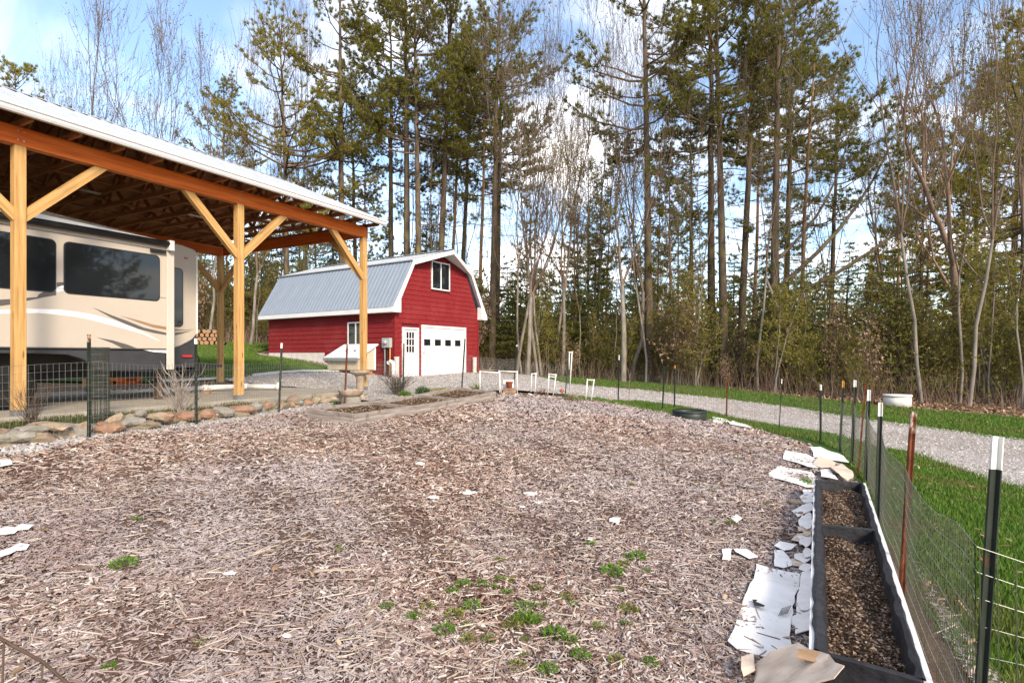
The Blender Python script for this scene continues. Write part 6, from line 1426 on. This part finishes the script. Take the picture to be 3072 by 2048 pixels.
PSPREAD = make_pine('p', 7, 18.5, .19, 6.5, 6.2, .8, None, NEEDL, False, .6)
PYOUNG = [make_pine('p', 8, 15, .16, 3.0, 4.4, .5, None, NEEDL, False, .8), make_pine('p', 9, 17, .17, 5.0, 4.6, .6, None, NEEDL, False, .75)]
PTHIN = make_pine('p', 10, 17, .10, 6.0, 1.8, .75, OBARK, NEEDL, False, .6)
BARE = [make_bare(1, 16, .15, 5, .42, None, 700), make_bare(2, 15, .11, 5, .34, None, 900), make_bare(3, 17, .13, 5, .38, None, 500), make_bare(4, 14, .09, 5, .30, None, 600, .4)]
WARMB = bark('warm_bark', [(.13,.085,.06),(.22,.15,.11),(.30,.22,.17)])
BIG = make_bare(5, 17.5, .25, 6, .46, WARMB, 500, .36)
HEMS = [make_hemlock(1, 9, 2.3), make_hemlock(2, 7, 2.0), make_hemlock(3, 11, 2.5, None, -.2), make_hemlock(4, 5.5, 1.7)]
SAPS = [make_sapling(1, 6, 2, 700, OLIVE, GBARK), make_sapling(2, 4.5, 3, 800, OLIVE, DBARK), make_sapling(3, 7.5, 1, 450, OLIVE, GBARK), make_sapling(4, 3.2, 4, 260, LEAFM, DBARK), make_sapling(5, 5.2, 2, 900, BUDM, DBARK)]

rt = random.Random(21); px2 = lambda d, Y: (d*D-CX)/F*Y
# (display x at the base, depth, mesh, scale, lean in x, name, label)
def lean_for(d0, d1, Y):   # tilt so that the trunk runs from d0 at the base to d1 at the top of the picture
    return atan2((d1-d0)*D/F*Y, CZ+HY/F*Y)
TL = [
 (660,650,33,PSPREAD,1.0,'pine_tree','wide-spreading sparse pine right above the carport roof'),
 (787,780,35,PINES[2],1.0,'pine_tree','tall straight pine left of the big pair behind the barn'),
 (936,930,37,PINES[0],1.05,'pine_tree','thick tall pine, left one of the close pair behind the barn'),
 (964,956,35.5,PINES[1],.92,'pine_tree','thick tall pine, right one of the close pair behind the barn'),
 (1003,1042,38,PINES[2],1.1,'pine_tree','tall pine leaning slightly right above the barn roof'),
 (1028,1068,43,PINES[3],1.1,'pine_tree','slim orange-barked pine behind the right-leaning one'),
 (1052,1098,45,PINES[0],.98,'pine_tree','tall pine deeper in the woods above the barn peak'),
 (1100,1112,41,PINES[3],1.08,'pine_tree','slim tall pine above the right end of the barn'),
 (1138,1165,44,PINES[1],.95,'pine_tree','tall pine whose long crown reaches right over the gap'),
 (1492,1478,31,PINES[2],1.06,'pine_tree','tall lichen-spotted pine with flared base in the middle of the woods'),
 (1541,1538,36,PTHIN,1.0,'pine_tree','short slim pine between the flared pine and the big pair'),
 (1636,1630,33.5,PINES[0],1.02,'pine_tree','thick pine, left one of the close pair right of the middle'),
 (1663,1655,30.5,PINES[1],.93,'pine_tree','thick pine, right one of the close pair right of the middle'),
 (1697,1742,34,PINES[2],1.05,'pine_tree','tall pine leaning right beside the close pair'),
 (1727,1760,42,PINES[3],1.1,'pine_tree','slim orange pine behind the leaning one'),
 (1772,1800,28.5,PFORK,1.0,'pine_tree','forked pine with long limbs sweeping up to the right'),
 (1832,1880,34,PINES[3],1.0,'pine_tree','slim pine just right of the forked one'),
 (1905,1935,44,PINES[0],.9,'pine_tree','tall pine deep behind the forked pine'),
 (900,895,40,PINES[2],1.0,'pine_tree','pine half hidden left of the close pair behind the barn'),
 (1128,1150,37,PINES[0],1.0,'pine_tree','tall pine standing right of the barn peak'),
 (1800,1830,39,PINES[1],.95,'pine_tree','tall pine whose crown rises behind the forked one'),
 (520,525,44,PTHIN,1.0,'pine_tree','slim distant pine above the carport roof'),
 (838,836,40,PTHIN,1.05,'pine_tree','short slim pine between the tall single pine and the pair'),
 (2205,2190,26.5,BIG,1.0,'maple_tree','large bare warm-barked tree forking high on the right'),
 (1212,1200,29.5,BARE[0],.85,'bare_tree','grey bare tree, thickest stem of the clump right of the barn'),
 (1236,1240,31.2,BARE[3],1.1,'bare_tree','grey bare tree, right stem of the clump beside the barn'),
 (1186,1176,31.5,BARE[1],.95,'bare_tree','slim grey bare tree, left stem of the clump beside the barn'),
 (1290,1300,33,BARE[2],.95,'bare_tree','slim bare tree standing in the gap right of the barn clump'),
 (1432,1425,29,BARE[0],1.05,'bare_tree','bare tree with fanning branches left of the flared pine'),
 (1448,1470,31,BARE[2],.95,'bare_tree','bare tree right behind the fanning one'),
 (1362,1340,35,BARE[1],1.0,'bare_tree','thin bare tree leaning left in the middle gap'),
 (2000,2040,30,BARE[2],.9,'bare_tree','slim bare tree among the tangle right of the forked pine'),
 (2062,2075,32,PTHIN,.95,'pine_tree','slim pine left of the large bare warm tree'),
 (2110,2120,36,PYOUNG[1],.95,'pine_tree','bushy young pine behind the slim one on the right'),
 (2275,2280,33,PYOUNG[0],1.2,'pine_tree','yellow-green bushy pine right of the large bare tree'),
 (2350,2345,30,PYOUNG[1],1.15,'pine_tree','bushy sunlit pine at the right edge of the picture'),
 (2235,2240,40,PYOUNG[1],1.2,'pine_tree','bushy pine far behind the large bare tree'),
 (2320,2350,42,PINES[0],.9,'pine_tree','tall pine far back at the right edge'),
 (760,765,38,HEMS[2],.95,'hemlock_tree','dark hemlock just above the right end of the carport roof'),
 (330,330,36,HEMS[2],1.15,'hemlock_tree','dark evergreen rising behind the carport roof ridge'),
 (60,55,38,PYOUNG[1],1.1,'pine_tree','yellowish pine behind the carport at the left edge'),
 (20,-20,33,BARE[0],1.05,'bare_tree','bare tree reaching in from the left edge above the carport'),
 (110,105,37,BARE[1],1.05,'bare_tree','slim bare tree, first from the left above the carport'),
 (150,160,35,BARE[2],1.0,'bare_tree','bare forking tree, second from the left above the carport'),
 (262,258,36,BARE[0],.95,'bare_tree','bare tree left of the dark evergreen behind the carport'),
 (355,352,40,BARE[2],1.05,'bare_tree','bare tree right behind the dark evergreen'),
 (400,402,37,BARE[3],1.2,'bare_tree','slim bare tree right of the dark evergreen'),
 (590,596,40,BARE[1],1.0,'bare_tree','slim bare tree left of the wide-spreading pine'),
 (705,715,42,BARE[2],.95,'bare_tree','bare tree right of the wide-spreading pine'),
 (478,470,31,BARE[3],.95,'bare_tree','pale trunk seen beneath the carport beside the firewood'),
 (575,580,31.5,BARE[1],.9,'bare_tree','pale trunk seen beneath the carport right of its middle post'),
]
for i, (d0, d1, Y, parts, s, nm, lab) in enumerate(TL):
    x = px2(d0, Y); plant(nm, parts, lab, 'tree', x, Y, rt.uniform(0, 6.28) if parts not in (PFORK,) else 0, s, (0, lean_for(d0, d1, Y)*(.9 if d0 != d1 else 0)), 'trees of the woods')
# leaning dead trunk on the right, and fallen logs
A = G(1905*D, 1138); A = at(1888*D, 868*D, 27); A.z = h(A.x, A.y); B_ = at(1760*D, 640*D, 27.5)
lt = thing('leaning_trunk', 'dead slim trunk leaning left among the trees on the right', 'dead trunk', A)
MB().tube([Vector((0, 0, -.1)), (B_-A)*.35+Vector((-.25, 0, -.2)), (B_-A)*.7+Vector((-.1, 0, -.1)), B_-A], [.12, .10, .085, .05], 10).build('stem', GBARK, lt, True); MB().tube([(B_-A)*.62, (B_-A)*.7+Vector((.6, .1, .5))], [.04, .01], 6).build('branch_stub', GBARK, lt, True)
for (a, b_, r0, lab) in (((1440,1120),(1585,1108),.09,'pale fallen log at the wood edge right of the barn'), ((1795,1112),(1835,1102),.14,'short fallen log in front of the middle woods'), ((2180,1152),(2232,1132),.05,'bent fallen branch at the foot of the big pines')):
    A = G(*a); B_ = G(*b_); 
    if (B_-A).length > 9: B_ = A+(B_-A)*(5/(B_-A).length)
    lo_ = thing('fallen_log', lab, 'log', A); d = B_-A; MB().tube([Vector((0, 0, r0*.7)), d*.5+Vector((0, 0, r0)), d+Vector((0, 0, r0*1.2))], [r0, r0*.9, r0*.7], 9).build('stem', GBARK, lo_, True); MB().tube([d*.4+Vector((0, 0, r0)), d*.55+Vector((.1, .3, r0+.35))], [r0*.35, r0*.1], 6).build('branch_stub', GBARK, lo_, True)
# understorey: young hemlocks and saplings along the wood edge
def edge_y(x):   # depth of the wood edge at x
    return float(np.interp(x, [-40, -22, -14, -8, -2, 0, 3, 6, 10, 13, 16, 20, 26, 40], [30, 34, 34.5, 35, 34, 31.5, 30.5, 29, 26.5, 24, 21, 19.5, 18, 15]))
for i in range(34):
    t = rt.uniform(-.93, .98); Y = 0
    x = t*34; Y = edge_y(x)+rt.uniform(4, 15)
    if -12 < x < 0 and Y < 36: Y = 36+rt.uniform(0, 6)
    if 19 < x < 34 and 27 < Y < 42: continue
    plant('young_hemlock', HEMS[rt.randrange(4)], 'dark young hemlock in the understorey of the woods', 'tree', x, Y, rt.uniform(0, 6), rt.uniform(.7, 1.15), (rt.uniform(-.04, .04), rt.uniform(-.04, .04)), 'young hemlocks in the understorey')
for i in range(285):
    t = rt.uniform(-.95, 1.0); t += .05*sin(t*40); x = t*36; Y = edge_y(x)+rt.uniform(.2, 11)
    if -13 < x < .5 and Y < 34: Y = 34+rt.uniform(0, 7)
    if 20 < x < 34 and 28 < Y < 40 and rt.random() < .75: continue
    plant('sapling', SAPS[rt.choice((0, 0, 1, 1, 2, 3, 4, 4))], 'thin sapling with sparse spring leaves at the edge of the woods', 'sapling', x, Y, rt.uniform(0, 6), rt.uniform(.35, 1.55)**1.0, (rt.uniform(-.14, .14), rt.uniform(-.14, .14)), 'saplings along the edge of the woods')
# deeper woods: individual trunks
SLIM = [make_bare(11, 15, .07, 5, .26, None, 400, .42), make_bare(12, 13, .055, 5, .30, None, 700, .38), make_bare(13, 16, .085, 5, .28, None, 300, .45)]
for i in range(66):
    x = rt.uniform(-.82, .92); Y = rt.uniform(31, 50); x *= Y
    if i > 50: x = rt.uniform(1, 20); Y = edge_y(x)+rt.uniform(.5, 4)
    if -13 < x < .5 and Y < 35: continue
    plant('slim_tree', SLIM[i % 3] if i % 6 or i > 50 else PTHIN, 'slim tree among the many thin trunks of the woods', 'tree', x, Y, rt.uniform(0, 6), rt.uniform(.75, 1.15), (rt.uniform(-.05, .05), rt.uniform(-.06, .06)), 'slim trees of the woods')
for i in range(46):
    x = rt.uniform(-46, 50); Y = rt.uniform(45, 72)
    k = rt.random(); parts = PINES[rt.randrange(4)] if k < .18 else (BARE[rt.randrange(4)] if k < .6 else (PTHIN if k < .7 else HEMS[2]))
    plant('forest_tree', parts, 'tree standing deep in the woods behind the front trunks', 'tree', x, Y, rt.uniform(0, 6), rt.uniform(.7, .95) if parts is not HEMS[2] else rt.uniform(.9, 1.2), (0, rt.uniform(-.03, .03)), 'trees deep in the woods')
# woods beyond the left edge, and to the right of the viewer (they show in the camper windows)
for i in range(26):
    x = -32-rt.uniform(0, 16); Y = 6+i*1.2+rt.uniform(-.8, .8)
    plant('forest_tree', (PYOUNG[0], PYOUNG[1], HEMS[2], BARE[0])[i % 4], 'tree of the woods beyond the left edge', 'tree', x, Y, rt.uniform(0, 6), rt.uniform(.9, 1.15), (0, 0), 'trees beyond the left edge')
for i in range(64):
    a = rt.uniform(-.2, .42); R_ = rt.uniform(36, 58); x = R_*cos(a); Y = -R_*sin(a)
    parts = rt.choice((PYOUNG[0], PYOUNG[1], PYOUNG[0], HEMS[2]))
    plant('forest_tree', parts, 'tree of the woods right of the garden viewpoint', 'tree', x, Y, rt.uniform(0, 6), rt.uniform(.85, 1.05), (0, 0), 'trees right of the viewpoint')
# brush: thin stems and dead leaves along the wood edge, and the hazy mass of twigs deeper in
r = np.random.default_rng(33); n = 7500; x = r.uniform(-36, 40, n); Y = np.array([edge_y(q) for q in x])+r.gamma(2, 2.6, n); k = ~((x > -12.5) & (x < .6) & (Y < 34.5)); x = x[k]; Y = Y[k]; n = len(x); z = hh(x, Y)-.06
H_ = r.uniform(.4, 1.7, n)*(1+.45*np.sin(x*.9)*np.sin(x*.37+1)); a = r.uniform(0, 2*pi, n); ln = H_*r.uniform(.1, .6, n)
def thin(P, R):    # P: n,m,3 ; R: m
    n, m, _ = P.shape; t = np.arange(3)*2*pi/3; off = np.stack([np.cos(t), np.sin(t), 0*t], 1); V = (P[:, :, None]+np.asarray(R)[None, :, None, None]*off[None, None]); V = V.reshape(-1, 3); o = np.arange(n)[:, None]*m*3
    Fc = np.concatenate([o+np.array([[i*3+k, i*3+(k+1) % 3, (i+1)*3+(k+1) % 3, (i+1)*3+k]]) for i in range(m-1) for k in range(3)]); return V, Fc
P = np.stack([np.stack([x+np.cos(a)*ln*t**1.6+r.normal(0, .03, n), Y+np.sin(a)*ln*t**1.6+r.normal(0, .03, n), z+H_*t], 1) for t in (0, .35, .7, 1.)], 1)
V, Fc = thin(P, [.012, .009, .006, .003]); BRUSHM = island('brush_stems', [(.10,.062,.045),(.18,.115,.085),(.26,.18,.14),(.34,.27,.21)], .85, .1)
tag(link('brush', newmesh('brush', V, Fc, BRUSHM)), 'tangle of thin reddish brown brush stems along the wood edge', 'brush', kind='stuff')
n = 30000; x = r.uniform(-38, 42, n); Y = np.array([edge_y(q) for q in x])+r.gamma(2.2, 2.2, n)+.5; k = ~((x > -12.5) & (x < 1) & (Y < 35)); x = x[k]; Y = Y[k]; n = len(x); z = hh(x, Y)+r.gamma(1.5, 1.4, n)
k = z < 7.5; x, Y, z = x[k], Y[k], z[k]; n = len(x); V, Fc = needles(np.stack([x, Y, z], 1), np.tile([0, 0, .3], (n, 1)), 3, .10, .055, r, 1.)
tag(link('understorey_leaves', newmesh('understorey_leaves', V, Fc, OLIVE)), 'sparse olive spring leaves floating through the woods understorey', 'foliage', kind='stuff')
n = 60000; x = r.uniform(-75, 80, n); Y = r.uniform(50, 82, n); z = hh(x, Y)+np.abs(r.normal(0, 5.0, n))*(.8+.2*np.sin(x*.35)); V, Fc = needles(np.stack([x, Y, z], 1), np.tile([0, 0, .3], (n, 1)), 2, .55, .26, r, 1.); FARM = island('far_wood_foliage', [(.09,.10,.03),(.15,.145,.05),(.22,.185,.09),(.17,.125,.075)], .8, .1, .5)
n = 34000; x2 = r.uniform(-48, 52, n); Y2 = np.array([edge_y(q) for q in x2])+r.uniform(7, 20, n); k = ~((x2 > -13) & (x2 < 1) & (Y2 < 37)) & ~((x2 > 19) & (x2 < 36) & (Y2 < 42)); x2 = x2[k]; Y2 = Y2[k]; n = len(x2); z2 = hh(x2, Y2)+np.abs(r.normal(0, 3.2, n))*(.75+.35*np.sin(x2*.5+1)*np.sin(x2*.23))
V2, F2 = needles(np.stack([x2, Y2, z2], 1), np.tile([0, 0, .3], (n, 1)), 3, .22, .085, r, 1.)
tag(link('thicket_foliage', newmesh('thicket_foliage', V2, F2, island('thicket_leaves', [(.13,.11,.04),(.21,.18,.06),(.29,.235,.10),(.24,.17,.10)], .8, .1, .5))), 'tan and olive thicket filling the woods between the trunks', 'thicket', kind='stuff')
tag(link('far_wood', newmesh('far_wood', V, Fc, FARM)), 'distant mass of woods behind the trunks', 'woods', kind='stuff')
